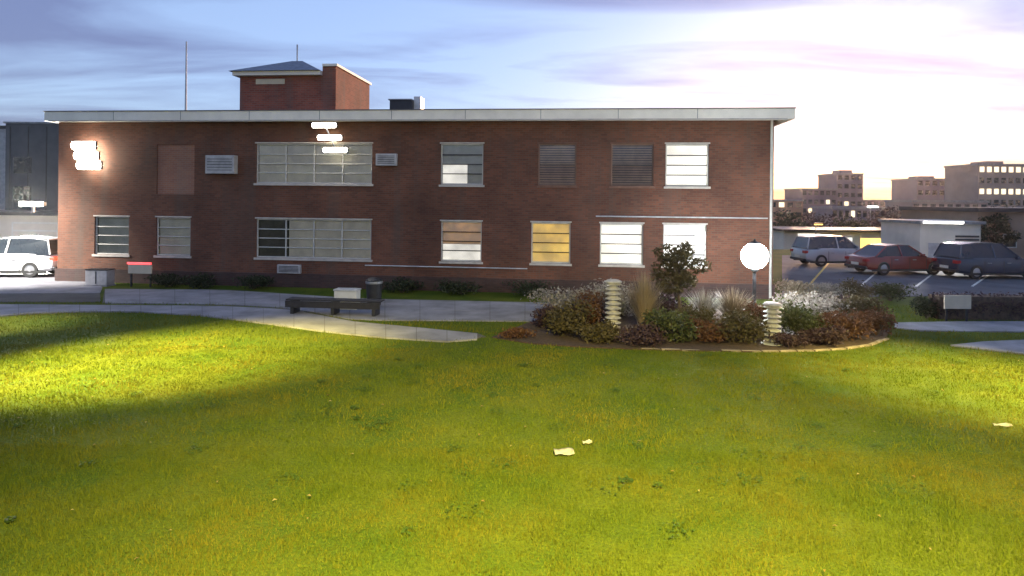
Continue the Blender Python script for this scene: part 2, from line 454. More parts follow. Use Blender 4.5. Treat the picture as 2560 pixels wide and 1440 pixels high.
path_px = [(-260,758),(254,762),(548,764),(720,772),(884,803),(1040,818),(1194,833),(1216,842),(1117,853),(960,843),(813,828),(650,806),(508,788),(360,779),(228,777),(76,782),(-60,794),(-260,806)]
walk_px = [(262,722),(560,724),(900,746),(1400,757),(1420,804),(1150,801),(890,800),(724,769),(552,760),(256,757)]
POLY = []
def interp(pl, x):
    for (xa,ya),(xb,yb) in zip(pl, pl[1:]):
        if xa <= x <= xb: return ya+(yb-ya)*(x-xa)/(xb-xa)
    return pl[-1][1] if x > pl[-1][0] else pl[0][1]
def paved(name, pix, up, lo, xs, rows, z):
    """a bed of grit with separate concrete slabs laid on it"""
    poly = slab(name, pix, z-0.02, M['grit'], 0.1); POLY.append(poly)
    root = bpy.data.objects[name]
    for xa, xb in zip(xs, xs[1:]):
        for r in range(rows):
            t0, t1 = r/rows, (r+1)/rows
            q = []
            for x, t in ((xa,t0),(xb,t0),(xb,t1),(xa,t1)):
                y = interp(up,x)*(1-t)+interp(lo,x)*t; q.append(G(x,y,z))
            c = sum(q, Vector())/4
            q = [c+(p-c)*(1-0.012/max(0.3,(p-c).length)) for p in q]
            ar = sum(q[i].x*q[(i+1)%4].y-q[(i+1)%4].x*q[i].y for i in range(4))
            if ar < 0: q.reverse()
            dz = random.uniform(-0.004,0.004)
            MB().prism(q, z-0.06, z+dz).build('slab', M['concrete'], root)
M['grit'] = mat('joint_grit', (0.09,0.085,0.075), 0.95, var=0.3, scale=20)
up = [(-260,758),(254,762),(548,764),(720,772),(884,803),(1040,818),(1194,833)]
lo = [(-260,806),(-60,794),(76,782),(228,777),(360,779),(508,788),(650,806),(813,828),(960,843),(1117,853),(1194,847)]
paved('path', path_px, up, lo, [-260+k*(1194+260)/19 for k in range(20)], 1, 0.040)
up = [(262,722),(560,724),(900,746),(1400,757)]
lo = [(256,757),(552,760),(724,769),(890,800),(1150,801),(1400,804)]
paved('pavement', walk_px, up, lo, [262+k*(1400-262)/13 for k in range(14)], 2, 0.030)
drive_px = [(-500,612),(100,638),(170,650),(256,718),(250,732),(-500,736)]
POLY.append(slab('driveway', drive_px, 0.024, M['concrete']))
lane_px = [(-600,737.5),(250,734),(252,755),(-600,755)]
POLY.append(slab('lane', lane_px, 0.012, M['asphalt']))
pathr_px = [(2236,806),(2390,803),(3100,802),(3100,829),(2560,829),(2300,826),(2236,818)]
POLY.append(slab('footpath', pathr_px, 0.030, M['concrete']))
pathf_px = [(2376,862),(2460,853),(2640,846),(3000,838),(3000,935),(2640,893),(2540,882)]
POLY.append(slab('side_path', pathf_px, 0.034, M['concrete']))
lot_px = [(1955,638),(3300,650),(3300,744),(2560,738),(2200,741),(1955,741)]
POLY.append(slab('parking_lot', lot_px, 0.020, M['asphalt_pale']))
# kerb between driveway lane and pavement
a, b = G(256,758,0.03), G(556,761,0.03)
# painted bay lines on the lot
for k, (x0, x1) in enumerate(((2020,2080),(2150,2230),(2290,2380),(2430,2530))):
    p, q = G(x0,716,0.026), G(x1,648,0.026)
    t = (q-p).normalized(); s = Vector((t.y,-t.x,0))*0.05
    structure(MB().quad(p-s, p+s, q+s, q-s).build('bay_line', M['paint_y' if k == 0 else 'paint']))

# ------------------------------------------------------------------ brick building
def FP(x, y):
    a, _ = AB(x, y); d = 1/(0.0413+2.66e-6*a); return Vector((a/F*d, d))
A = FP(145, 520); B = FP(1934, 450)
e = (B-A).normalized(); nin = Vector((-e.y, e.x))     # into the building
LEN = (B-A).length
RZ = math.atan2(e.y, e.x)
def fu(x, off=0.0, y=500):
    """local u and depth on the plane off metres in front of the facade"""
    rx = AB(x, y)[0]/F
    d = (A.dot(nin) - off) / (rx*nin.x + nin.y)
    p = Vector((rx*d, d))
    return (p-A).dot(e), d
def fz(x, y, off=0.0):
    u, d = fu(x, off, y); return CH - AB(x, y)[1]/F*d

bld = thing('brick_building', 'long two storey brown brick building with cream eaves and flat roof', 'building', (A.x, A.y, 0), RZ)
DEPTH = 11.5
EAVE = 6.47
WALLT = 6.56
# openings in photo pixels: x0,y0,x1,y1
OPEN = {
 'wide_up': (640,360,930,458), 'u1': (1102,358,1208,460), 'u2': (1346,358,1440,464), 'u3': (1528,360,1634,466), 'u4': (1664,362,1772,467),
 'l1': (236,544,322,640), 'l2': (390,546,476,642), 'wide_low': (640,548,928,646), 'l3': (1102,552,1204,652), 'l4': (1328,554,1426,656),
 'l5': (1500,558,1608,660), 'l6': (1658,562,1766,664), 'infill': (392,362,486,486)}
rects = {}
for k, (x0,y0,x1,y1) in OPEN.items():
    xm = (x0+x1)/2
    ym = (y0+y1)/2
    rects[k] = (fu(x0,0,ym)[0], fz(xm,y1), fu(x1,0,ym)[0], fz(xm,y0))
# align rows so the windows of one storey share head and sill heights
def align(keys):
    h = sum(rects[k][3] for k in keys)/len(keys); s = sum(rects[k][1] for k in keys)/len(keys)
    for k in keys: rects[k] = (rects[k][0], s, rects[k][2], h)
align(['wide_up','u1','u2','u3','u4']); align(['l1','l2','wide_low','l3','l4','l5','l6'])
us = sorted({0, LEN} | {r[i] for r in rects.values() for i in (0,2)})
zs = sorted({0, WALLT} | {r[i] for r in rects.values() for i in (1,3)})
REV = 0.20
mb = MB()
for i in range(len(us)-1):
    for j in range(len(zs)-1):
        uc, zc_ = (us[i]+us[i+1])/2, (zs[j]+zs[j+1])/2
        if any(r[0]<uc<r[2] and r[1]<zc_<r[3] for r in rects.values()): continue
        mb.quad((us[i],0,zs[j]), (us[i+1],0,zs[j]), (us[i+1],0,zs[j+1]), (us[i],0,zs[j+1]))
for r in rects.values():
    u0,z0,u1,z1 = r
    mb.quad((u0,0,z0),(u0,0,z1),(u0,REV,z1),(u0,REV,z0)); mb.quad((u1,0,z1),(u1,0,z0),(u1,REV,z0),(u1,REV,z1))
    mb.quad((u0,0,z1),(u1,0,z1),(u1,REV,z1),(u0,REV,z1)); mb.quad((u1,0,z0),(u0,0,z0),(u0,REV,z0),(u1,REV,z0))
mb.quad((LEN,0,0),(LEN,DEPTH,0),(LEN,DEPTH,WALLT),(LEN,0,WALLT))
mb.quad((0,DEPTH,0),(0,0,0),(0,0,WALLT),(0,DEPTH,WALLT))
mb.quad((LEN,DEPTH,0),(0,DEPTH,0),(0,DEPTH,WALLT),(LEN,DEPTH,WALLT))
mb.build('wall', M['brick'], bld)
# plinth
PZ = fz(900, 688)
MB().box(-0.06,-0.07,-0.1, LEN+0.06,-0.004,PZ).build('plinth', M['brick_dark'], bld)
# eaves: cream fascia, thin metal drip edge, soffit, flat roof
OH = 0.55
OL = 0.15            # the eaves hardly project at the left end
MB().box(-OL,-OH,EAVE, LEN+OH,-OH+0.06,EAVE+0.37).build('fascia', M['fascia'], bld)
MB().box(LEN+OH-0.06,-OH+0.06,EAVE, LEN+OH,DEPTH+OH,EAVE+0.37).build('fascia', M['fascia'], bld)
MB().box(-OL,-OH+0.06,EAVE, -OL+0.06,DEPTH+OH,EAVE+0.37).build('fascia', M['fascia'], bld)
MB().box(-OL-0.03,-OH-0.03,EAVE+0.372, LEN+OH+0.03,-OH+0.12,EAVE+0.405).build('drip_edge', M['fascia_edge'], bld)
MB().box(-OL+0.06,-OH+0.06,EAVE+0.02, LEN+OH-0.06,-0.003,EAVE+0.07).build('soffit', M['fascia'], bld)
MB().box(-OL+0.061,-OH+0.125,EAVE+0.16, LEN+OH-0.061,DEPTH+OH,EAVE+0.385).build('roof', M['roof'], bld)
MB().box(0.05,-OH-0.012,EAVE-0.03, LEN+0.3,-OH-0.001,EAVE+0.025).build('trim', M['sill'], bld)

for k in range(1, 10):
    MB().box(LEN*k/10-0.008,-OH-0.004,EAVE+0.027, LEN*k/10+0.008,-OH-0.0005,EAVE+0.365).build('joint', M['fascia_edge'], bld)

def window(key, cols=1, rows=4, backs=None, bar='frame_dark', slats=0, blind_mat=None, label=None, fm='frame', sm='sill'):
    """window part > frame, sill, lintel, bar, pane, backing pieces"""
    u0,z0,u1,z1 = rects[key]
    fw = 0.05
    mb = MB()
    y0, y1 = 0.07, 0.13
    mb.box(u0,y0,z0, u0+fw,y1,z1); mb.box(u1-fw,y0,z0, u1,y1,z1)
    mb.box(u0+fw,y0,z1-fw, u1-fw,y1,z1); mb.box(u0+fw,y0,z0, u1-fw,y1,z0+fw)
    w = mb.build('window', M[fm], bld)
    if label: w['label'] = label
    MB().box(u0-0.06,-0.06,z0-0.085, u1+0.06,-0.003,z0-0.003).build('sill', M[sm], w)
    MB().box(u0-0.04,-0.022,z1+0.003, u1+0.04,-0.002,z1+0.055).build('lintel', M[sm], w)
    ph = (z1-z0-2*fw)/rows; pw = (u1-u0-2*fw)/cols
    bm_ = M[bar]
    for r in range(1, rows):
        zz = z0+fw+r*ph; MB().box(u0+fw,y0+0.005,zz-0.018, u1-fw,y1-0.005,zz+0.018).build('glazing_bar', bm_, w)
    for c in range(1, cols):
        uu = u0+fw+c*pw; MB().box(uu-0.022,y0+0.002,z0+fw, uu+0.022,y1-0.002,z1-fw).build('mullion', M['frame'], w)
    pme = MB().box(0.004,0,0.004, pw-0.004,0.006,ph-0.004).mesh('pane', M['glass'])
    for r in range(rows):
        for c in range(cols):
            place(pme, 'pane', w, loc=(u0+fw+c*pw, 0.098, z0+fw+r*ph))
    # what stands behind the glass
    MB().box(u0+0.002,0.60,z0-0.05, u1-0.002,0.64,z1+0.05).build('room', M['room'], w)
    for (a0,b0,a1,b1,mk) in (backs or []):
        MB().box(u0+fw+a0*(u1-u0-2*fw),0.17,z0+fw+b0*(z1-z0-2*fw), u0+fw+a1*(u1-u0-2*fw),0.18,z0+fw+b1*(z1-z0-2*fw)).build('blind', M[mk], w)
    if slats:
        mb = MB(); h = (z1-z0-2*fw)/slats
        for k in range(slats):
            zz = z0+fw+k*h
            mb.add([(u0+fw,0.145,zz),(u1-fw,0.145,zz),(u1-fw,0.160,zz+h*0.72),(u0+fw,0.160,zz+h*0.72)], [(0,1,2,3)])
        mb.build('slat_blind', M[blind_mat], w)
    return w
full = lambda m: [(0,0,1,1,m)]
window('wide_up', 4, 4, full('blind'), 'frame', label='wide upper window of pale panes below the three light bars')
window('wide_low', 4, 4, [(0.27,0,1,1,'blind'),(0,0,0.26,1,'room')], 'frame', label='wide ground floor window with pale blinds and a dark left bay')
window('u1', 1, 4, [(0,0,0.62,0.5,'lit_soft'),(0,0.51,1,1,'curtain'),(0.63,0,1,0.5,'curtain')], label='upper window with grey blind and a lit lower left corner')
window('u2', 1, 2, None, 'frame_dark', 16, 'blind_brown', label='unlit upper window with taupe slat blind', fm='frame_brown', sm='sill_brown')
window('u3', 1, 2, None, 'frame_dark', 16, 'blind_brown', label='unlit upper window with taupe slat blind beside the lit one', fm='frame_brown', sm='sill_brown')
window('u4', 1, 4, full('lit'), label='brightly lit upper window near the corner')
window('l1', 1, 4, full('blind'), 'frame', label='pale blinded ground floor window near the left corner')
window('l2', 1, 4, full('blind'), 'frame', label='pale blinded ground floor window, second from the left corner')
window('l3', 1, 4, [(0,0,1,0.42,'lit_soft'),(0,0.43,1,1,'lit_orange')], label='ground floor window, orange shade above and white light below')
window('l4', 1, 4, full('lit_yellow'), label='yellow lit ground floor window')
window('l5', 1, 4, full('lit'), label='bright white lit ground floor window')
window('l6', 1, 4, [(0,0.27,1,1,'lit'),(0,0,1,0.265,'lit_soft')], label='bright lit ground floor window nearest the right corner')
# bricked-up opening
u0,z0,u1,z1 = rects['infill']
MB().box(u0+0.001,0.05,z0+0.001, u1-0.001,0.12,z1-0.001).build('brick_infill', M['brick_infill'], bld)
# downpipe at the right corner, conduits
ux = LEN-0.10
MB().tube([(ux,-0.07,0.05),(ux,-0.07,EAVE)], 0.045).build('downpipe', M['frame'], bld)
z = fz(1700,543)
MB().tube([(fu(1490)[0],-0.04,z),(LEN-0.2,-0.04,z)], 0.026, 6).build('conduit', M['metal_pale'], bld)
z = fz(1100,667)
MB().tube([(fu(915)[0],-0.04,z),(fu(1320)[0],-0.04,z)], 0.022, 6).build('conduit', M['metal_pale'], bld)
# wall boxes
def wallbox(x0,y0,x1,y1,name,m,depth=0.22,label=None):
    u0,_ = fu(x0,depth); u1,_ = fu(x1,depth); xm=(x0+x1)/2
    o = MB().box(u0,-depth,fz(xm,y1,depth), u1,-0.003,fz(xm,y0,depth)).build(name, m, bld, bevel=0.015)
    if label: o['label'] = label
    g = MB()
    zt, zb = fz(xm,y0,depth), fz(xm,y1,depth)
    for k in range(5):
        zz = zb+(zt-zb)*(0.18+0.15*k); g.box(u0+0.08,-depth-0.010,zz, u1-0.08,-depth-0.001,zz+0.02)
    g.build('grille', M['metal_dark'], o)
    return o
wallbox(512,388,584,434,'wall_unit',M['box_grey'],0.30,'grey louvred box high on the wall left of the wide window')
wallbox(938,384,990,414,'wall_unit',M['box_grey'],0.20,'small grey louvred box beside the wide upper window')
wallbox(694,662,752,684,'vent_box',M['box_grey'],0.15,'pale vent box low under the wide lower window')

# penthouse on the roof: hipped stair block and taller flat topped block beside it
RT = EAVE+0.385
def roofpt(x, y, back):
    u, d = fu(x, -back, y); return u, CH-AB(x,y)[1]/F*d
def pent():
    back = 1.6
    ua,_ = roofpt(600,190,back); ub,_ = roofpt(806,190,back); uc,_ = roofpt(840,165,back)
    ze = roofpt(700,190,back)[1]; zt = roofpt(830,166,back)[1]
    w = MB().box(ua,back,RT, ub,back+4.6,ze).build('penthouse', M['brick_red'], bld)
    w['label'] = 'brick roof block with hipped slate roof and cream trim'
    MB().box(ua-0.22,back-0.22,ze+0.002, ub-0.003,back+4.8,ze+0.17).build('eave_trim', M['fascia'], w)
    pk = roofpt(738,150,back+2)
    z2 = ze+0.172
    xa,xb,ya,yb = ua-0.34,ub-0.003,back-0.34,back+4.9
    xm = pk[0]
    mb = MB()
    mb.add([(xa,ya,z2),(xb,ya,z2),(xb,yb,z2),(xa,yb,z2),(xm-0.25,back+2.2,pk[1]),(xm+0.25,back+2.2,pk[1])],
           [(0,1,5,4),(1,2,5),(2,3,4,5),(3,0,4),(0,3,2,1)])
    mb.build('hip_roof', M['slate'], w)
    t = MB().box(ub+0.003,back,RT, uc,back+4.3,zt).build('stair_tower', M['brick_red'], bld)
    t['label'] = 'taller flat topped brick block, its right side catching the sunset'
    MB().box(ub+0.02,back-0.08,zt+0.002, uc+0.08,back+4.38,zt+0.10).build('coping', M['fascia'], t)
    # louvre opening under the eaves
    ul,_ = roofpt(640,205,back); ur,_ = roofpt(712,205,back)
    MB().box(ul,back-0.02,ze-0.34, ur,back-0.003,ze-0.12).build('louvre', M['sign_beige'], w)
    # thin vent mast on the hip
    MB().tube([(xm,back+2.2,pk[1]-0.05),(xm,back+2.2,roofpt(722,112,back+2.2)[1])], 0.035, 8).build('vent_pipe', M['metal_pale'], w)
pent()
# roof plant
u0,_ = roofpt(974,250,3); u1,zt = roofpt(1030,250,3)
rv = MB().box(u0,3,RT, u1,4.2,zt).build('roof_vent', M['metal_dark'], bld, bevel=0.02)
MB().box(u1+0.003,3.3,RT, u1+0.30,4.0,zt+0.2).build('flue', M['metal_pale'], rv)
MB().box(u0-0.05,2.95,zt+0.002, u1-0.002,4.25,zt+0.05).build('cap', M['metal'], rv)
u0,zt = roofpt(196,270,2)
MB().lathe([(0.62,RT),(0.62,RT+0.10),(0.50,RT+0.20),(0.30,RT+0.28),(0.08,RT+0.31)], (u0,2.0,0), 18).build('roof_cowl', M['metal_dark'], bld)
# slim mast standing on the roof
u0,zt = roofpt(466,104,4)
mst = MB().tube([(u0,4,RT),(u0,4,RT+1.2),(u0,4,zt)], [0.05,0.045,0.03], 10).build('mast', M['metal_pale'], bld)
MB().box(u0-0.16,3.84,RT, u0+0.16,4.16,RT+0.03).build('base_plate', M['metal'], mst)

# ------------------------------------------------------------------ triple light bars on the facade
def local(u, y, z):
    p = A + e*u + nin*y; return Vector((p.x, p.y, z))
def light_bars(label, bars, off=0.45, hh=0.095, glow=9):
    x0, y0 = bars[1]; u, _ = fu(x0, off)
    t = thing('floodlight', label, 'floodlight', local(u, 0, fz(x0, y0)), RZ, 'triple bar floodlights on the brick wall')
    zz0 = fz(x0, y0, off); ob = t.location.z
    pts = []
    for (x, y) in bars:
        uu, _ = fu(x, off); z = fz(x, y, off) - ob
        hw = 0.47
        du = uu-u
        h = MB().box(du-hw-0.03,-off+0.03,z-hh*0.9, du+hw+0.03,-off+0.12,z+hh*0.9).build('housing', M['metal_dark'], t, bevel=0.012)
        MB().tube([(du-hw,-off+0.02,z),(du-hw+0.03,-off+0.02,z),(du+hw-0.03,-off+0.02,z),(du+hw,-off+0.02,z)], [hh*0.55,hh,hh,hh*0.55], 14).build('led_bar', M['led'], h, smooth=True)
        MB().box(du-hw-0.05,-off-0.10,z+hh*0.95, du+hw+0.05,-off+0.12,z+hh*0.95+0.015).build('visor', M['metal_dark'], h)
        pts.append((du, -off+0.13, z))
    MB().tube([pts[0], pts[1], pts[2]], 0.03, 8).build('arm', M['metal'], t)
    MB().tube([pts[1], (pts[1][0], -0.02, pts[1][2])], 0.035, 8).build('bracket', M['metal'], t)
    ll = bpy.data.lights.new('wall_halo_fill','POINT'); ll.energy = glow; ll.color = (1.0,0.86,0.55); ll.shadow_soft_size = 0.3  # added point light behind the bars, stands in for their halo on the brick
    lo_ = bpy.data.objects.new('wall_halo_fill', ll); COL.objects.link(lo_); lo_.location = local(u, -0.26, zz0)
    MB().box(-0.14,-0.02,-0.14+zz0-ob, 0.14,-0.003,0.14+zz0-ob).build('wall_plate', M['metal'], t)
    return t
def spot(name, loc, aim, energy, col, size=70, blend=0.6, rad=0.15, parent=None):
    l = bpy.data.lights.new(name, 'SPOT'); l.energy = energy; l.color = col; l.spot_size = R(size); l.spot_blend = blend
    l.shadow_soft_size = rad
    o = bpy.data.objects.new(name, l); COL.objects.link(o)
    o.location = loc; o.rotation_euler = (Vector(aim)-Vector(loc)).to_track_quat('-Z','Y').to_euler()
    return o
light_bars('three stacked glowing bars close together near the left corner', [(208,364),(215,389),(222,413)], hh=0.17, glow=20)
light_bars('three glowing bars stepping down under the eaves above the wide window', [(808,313),(822,344),(836,375)])
WARM = (1.0, 0.81, 0.17)
# floods above and beside the viewer for the lawn, plus added fills, all unseen
spot('unseen_flood_beam', (1.5,-2.0,8.5), (1.6,3.8,0), 16500, WARM, 88, 1.0, 0.3)
spot('unseen_flood_beam', (14.0,8.5,7.5), G(2570,972), 15000, WARM, 44, 1.0, 0.2)
spot('unseen_flood_beam', (-14.0,8.0,9.0), G(370,902), 36000, WARM, 34, 1.0, 0.3)
spot('unseen_flood_beam', (-1.5,-2.0,8.5), (-3,24,4.5), 1300, (1.0,0.82,0.58), 70, 0.8, 0.3)  # added fill aimed at the facade, warms the brick and lifts the fascia
spot('driveway_fill_light', (-23.5,22.0,5.5), (-20.5,28,0.6), 7000, (1.0,0.96,0.86), 80, 0.8, 0.3)  # unseen fill added to brighten the driveway and the white car
spot('unseen_flood_beam', (-15.2,16.4,3.0), G(-20,815), 900, (1.0,0.85,0.55), 60, 0.8, 0.2)


# ------------------------------------------------------------------ vegetation helpers
def leaf_cloud(centers, radii, n, size, flat=0.85, shell=0.55):
    """n leaf quads spread through overlapping ellipsoid clumps -> mesh arrays"""
    centers = np.array(centers, float); radii = np.array(radii, float)
    w = np.prod(radii, axis=1) ** 0.67; w /= w.sum()
    k = rng.choice(len(centers), n, p=w)
    d = rng.normal(size=(n,3)); d /= np.linalg.norm(d, axis=1)[:,None]
    r = (shell + (1-shell)*rng.random(n)) ** 0.7
    r *= 0.80 + 0.35*rng.random(n)
    c = centers[k] + d*radii[k]*r[:,None]
    a = rng.normal(size=(n,3)); a[:,2] *= flat; a /= np.linalg.norm(a,axis=1)[:,None]
    b = np.cross(a, rng.normal(size=(n,3))); b /= np.linalg.norm(b,axis=1)[:,None]
    sz = size*(0.6+0.8*rng.random(n))[:,None]
    v = np.stack([c-a*sz, c+b*sz*0.42, c+a*sz, c-b*sz*0.42], 1).reshape(-1,3)
    return v
def arr_mesh(name, v, per, m):
    n = len(v)//per
    me = bpy.data.meshes.new(name)
    me.vertices.add(len(v)); me.vertices.foreach_set('co', v.astype(np.float32).ravel())
    me.loops.add(len(v)); me.loops.foreach_set('vertex_index', np.arange(len(v), dtype=np.int32))
    me.polygons.add(n); me.polygons.foreach_set('loop_start', np.arange(0, len(v), per, dtype=np.int32))
    me.polygons.foreach_set('loop_total', np.full(n, per, dtype=np.int32))
    me.update(calc_edges=True); me.validate(); me.materials.append(m)
    return me
def shrub(label, base, w, h, m, n=1500, size=0.05, lobes=7, cat='shrub', name='shrub', group=None):
    t = thing(name, label, cat, base, random.random()*6, group)
    cs, rs = [], []
    for i in range(lobes):
        a = random.random()*6.28; q = random.random()**0.6*w*0.30
        zz = h*(0.30+0.38*random.random())
        cs.append((math.cos(a)*q, math.sin(a)*q, zz)); f = 0.22+0.16*random.random()
        rs.append((w*f, w*f, h*(0.22+0.14*random.random())))
    cs.append((0,0,h*0.30)); rs.append((w*0.40,w*0.40,h*0.30))
    place(arr_mesh('foliage', leaf_cloud(cs, rs, n, size, shell=0.25), 4, m), 'foliage', t)
    mb = MB()
    for i in range(6):
        a = i*1.05+random.random()*0.5; q = w*0.28
        mb.tube([(0,0,-0.05),(math.cos(a)*q*0.4,math.sin(a)*q*0.4,h*0.3),(math.cos(a)*q,math.sin(a)*q,h*0.72)], [0.018,0.013,0.006], 5)
    mb.build('stem', M['bark'], t)
    return t
def grass_clump(label, base, w, h, m, n=420, cat='ornamental grass', group=None):
    t = thing('ornamental_grass', label, cat, base, random.random()*6, group)
    vs = []
    for i in range(n):
        a = random.random()*6.283; lean = random.random()**0.8*w*0.5; hh = h*(0.6+0.4*random.random())
        bx, by = math.cos(a)*0.12*random.random(), math.sin(a)*0.12*random.random()
        ca, sa = math.cos(a), math.sin(a); wd = 0.006+0.006*random.random()
        pts = []
        for q in (0, 0.4, 0.75, 1.0):
            x = lean*q**1.8; z = hh*(q - 0.22*q*q*lean/(w*0.5))
            pts.append((bx+ca*x, by+sa*x, z))
        ww = [wd, wd*0.9, wd*0.6, 0.001]
        for j in range(3):
            p, q2 = pts[j], pts[j+1]
            vs += [(p[0]-sa*ww[j],p[1]+ca*ww[j],p[2]),(p[0]+sa*ww[j],p[1]-ca*ww[j],p[2]),
                   (q2[0]+sa*ww[j+1],q2[1]-ca*ww[j+1],q2[2]),(q2[0]-sa*ww[j+1],q2[1]+ca*ww[j+1],q2[2])]
    place(arr_mesh('blades', np.array(vs), 4, m), 'blades', t)
    mb = MB(); mb.lathe([(0.10,-0.03),(0.13,0.02),(0.06,0.07)], n=10); mb.build('crown', M['leaf_straw'], t)
    return t
def tree(label, base, h, w, m, n=3000, size=0.10, trunk=0.35, name='tree', lobes=14, cat='tree', group=None, tr=None, shell=0.35):
    t = thing(name, label, cat, base, random.random()*6, group)
    tr = tr or h*0.022
    mb = MB()
    lean = (random.uniform(-.05,.05)*h, random.uniform(-.05,.05)*h)
    top = (lean[0], lean[1], h*0.78)
    mb.tube([(0,0,-0.1),(lean[0]*0.2,lean[1]*0.2,h*0.2),(lean[0]*0.6,lean[1]*0.6,h*0.5),top], [tr*1.3,tr,tr*0.7,tr*0.25], 8)
    cs, rs = [], []
    for i in range(lobes):
        a = i*2.4+random.random()*0.8; zz = trunk*h + (1-trunk)*h*(0.12+0.78*(i+0.5)/lobes)
        prof = math.sin(math.pi*min(1, max(0.12, (zz/h-trunk)/(1-trunk)*0.85+0.12)))
        q = w*0.5*prof*(0.35+0.5*random.random())
        c = (lean[0]*0.6+math.cos(a)*q, lean[1]*0.6+math.sin(a)*q, zz)
        f = 0.16+0.10*random.random()
        cs.append(c); rs.append((w*f, w*f, h*(1-trunk)*(0.13+0.06*random.random())))
        mb.tube([(lean[0]*0.5,lean[1]*0.5,max(trunk*h*0.8,zz-h*0.22)), ((c[0]+lean[0]*.5)*0.5,(c[1]+lean[1]*.5)*0.5,zz-h*0.08), c], [tr*0.45,tr*0.3,tr*0.1], 5)
    mb.build('trunk', M['bark'], t, smooth=True)
    place(arr_mesh('crown', leaf_cloud(cs, rs, n, size, shell=shell), 4, m), 'crown', t)
    return t

# ------------------------------------------------------------------ planting bed with its curved stone edging
def bed_outline():
    front = [(1230,842),(1330,858),(1450,866),(1600,872),(1750,876),(1900,878),(2030,876),(2110,871),(2170,862),(2215,846)]
    back = [(2225,822),(2150,795),(2000,778),(1700,768),(1450,778),(1320,806)]
    return front, back
bf, bb = bed_outline()
poly = [G(x,y,0.03) for x,y in bf] + [G(x,y,0.03) for x,y in bb]
structure(MB().prism(poly, -0.08, 0.03).build('planting_bed', M['mulch']))
POLY.append(poly)
# edging stones along the front, each its own stone
edge_root = thing('bed_edging', 'curved row of pale edging stones along the front of the planting bed', 'edging', tuple(G(1900,878)))
pts = [G(x,y,0) for x,y in bf[3:]]
seg = []
for i in range(len(pts)-1):
    L = (pts[i+1]-pts[i]).length; k = max(1, round(L/0.42))
    for j in range(k): seg.append((pts[i].lerp(pts[i+1], j/k), pts[i].lerp(pts[i+1], (j+1)/k)))
for p, q in seg:
    mid = (p+q)/2 - Vector(edge_root.location); L = (q-p).length*0.47; rz = math.atan2(q.y-p.y, q.x-p.x)
    h = 0.025+random.random()*0.02
    MBs = MB().box(-L,-0.05,-0.04, L,0.05,h)
    o = MBs.build('edging_stone', M['edging'], edge_root, bevel=0.015); o.location = mid+Vector((0,-0.08,0)); o.rotation_euler = (0,0,rz+random.uniform(-.03,.03))

# plants in the bed (pixel of the foot, height and spread in metres)
shrub('green mounded shrub at the left end of the bed beside the path', G(1415,842), 1.50, 1.03, M['leaf_olive'], 2860, 0.05)
shrub('russet red leaved shrub left of the slatted bollard', G(1470,815), 1.38, 1.13, M['leaf_red'], 2600, 0.05)
shrub('silvery pale mound behind the russet shrub at the left of the bed', G(1440,790), 2.75, 1.03, M['leaf_pale'], 3380, 0.05)
shrub('silvery pale low shrub just behind the slatted bollard', G(1560,792), 2.38, 1.13, M['leaf_pale'], 2860, 0.05)
grass_clump('tall straw coloured grass clump right of the slatted bollard', G(1610,835), 1.3, 1.75, M['leaf_straw'], 700)
grass_clump('straw coloured grass clump under the globe lamp', G(1830,822), 1.6, 1.25, M['leaf_straw'], 700)
grass_clump('silvery grass clump left of the globe lamp post', G(1760,815), 1.4, 1.15, M['leaf_pale'], 600)
tree('small olive leaved tree in the bed in front of the lit windows', G(1700,815), 2.35, 1.65, M['leaf_olive'], 2600, 0.06, 0.38, 'small_tree', 12)
shrub('low green shrub under the small olive tree', G(1680,852), 1.62, 0.81, M['leaf_green'], 2340, 0.05)
shrub('low russet shrub between the tree and the globe lamp', G(1765,856), 1.38, 0.65, M['leaf_red'], 1950, 0.045)
shrub('dark plum shrub at the front of the bed', G(1590,860), 1.62, 0.54, M['leaf_plum'], 1820, 0.045)
shrub('olive shrub at the front of the bed under the lamp', G(1855,858), 1.62, 0.86, M['leaf_olive'], 2470, 0.05)
shrub('green shrub right of the short slatted bollard', G(2000,850), 1.50, 1.03, M['leaf_green'], 2470, 0.05)
shrub('silvery pale shrub behind the short slatted bollard', G(2030,806), 2.38, 1.03, M['leaf_pale'], 2600, 0.05)
shrub('russet shrub near the right end of the bed', G(2090,848), 1.56, 0.92, M['leaf_red'], 2470, 0.05)
shrub('tall green shrub with russet neighbours near the right end of the bed', G(2150,822), 1.62, 1.24, M['leaf_olive'], 2600, 0.05)
shrub('orange russet shrub closing the right end of the bed', G(2190,838), 1.25, 0.86, M['leaf_red'], 1950, 0.045)
shrub('dark low shrub at the foot of the short slatted bollard', G(1960,866), 1.12, 0.38, M['leaf_plum'], 1170, 0.04)
shrub('tiny russet shrub at the left tip of the bed', G(1290,846), 1.00, 0.30, M['leaf_red'], 910, 0.035)

for x, y, w, h, m, lb in ((1500,858,1.2,0.55,'leaf_olive','low olive shrub in front of the tall slatted bollard'),
                          (1650,800,1.7,1.0,'leaf_plum','plum brown shrub behind the tall straw grass'),
                          (1745,838,1.2,0.95,'leaf_olive','olive shrub right of the small tree trunk'),
                          (1900,830,1.3,0.9,'leaf_red','muted russet shrub at the foot of the globe lamp post'),
                          (1370,822,1.1,0.7,'leaf_plum','plum brown shrub at the back left of the bed'),
                          (2060,862,1.1,0.5,'leaf_plum','low plum shrub at the front right of the bed'),
                          (2120,806,1.6,0.95,'leaf_plum','plum brown shrub at the back right of the bed')):
    shrub(lb, G(x,y), w, h, M[m], 1900, 0.05)
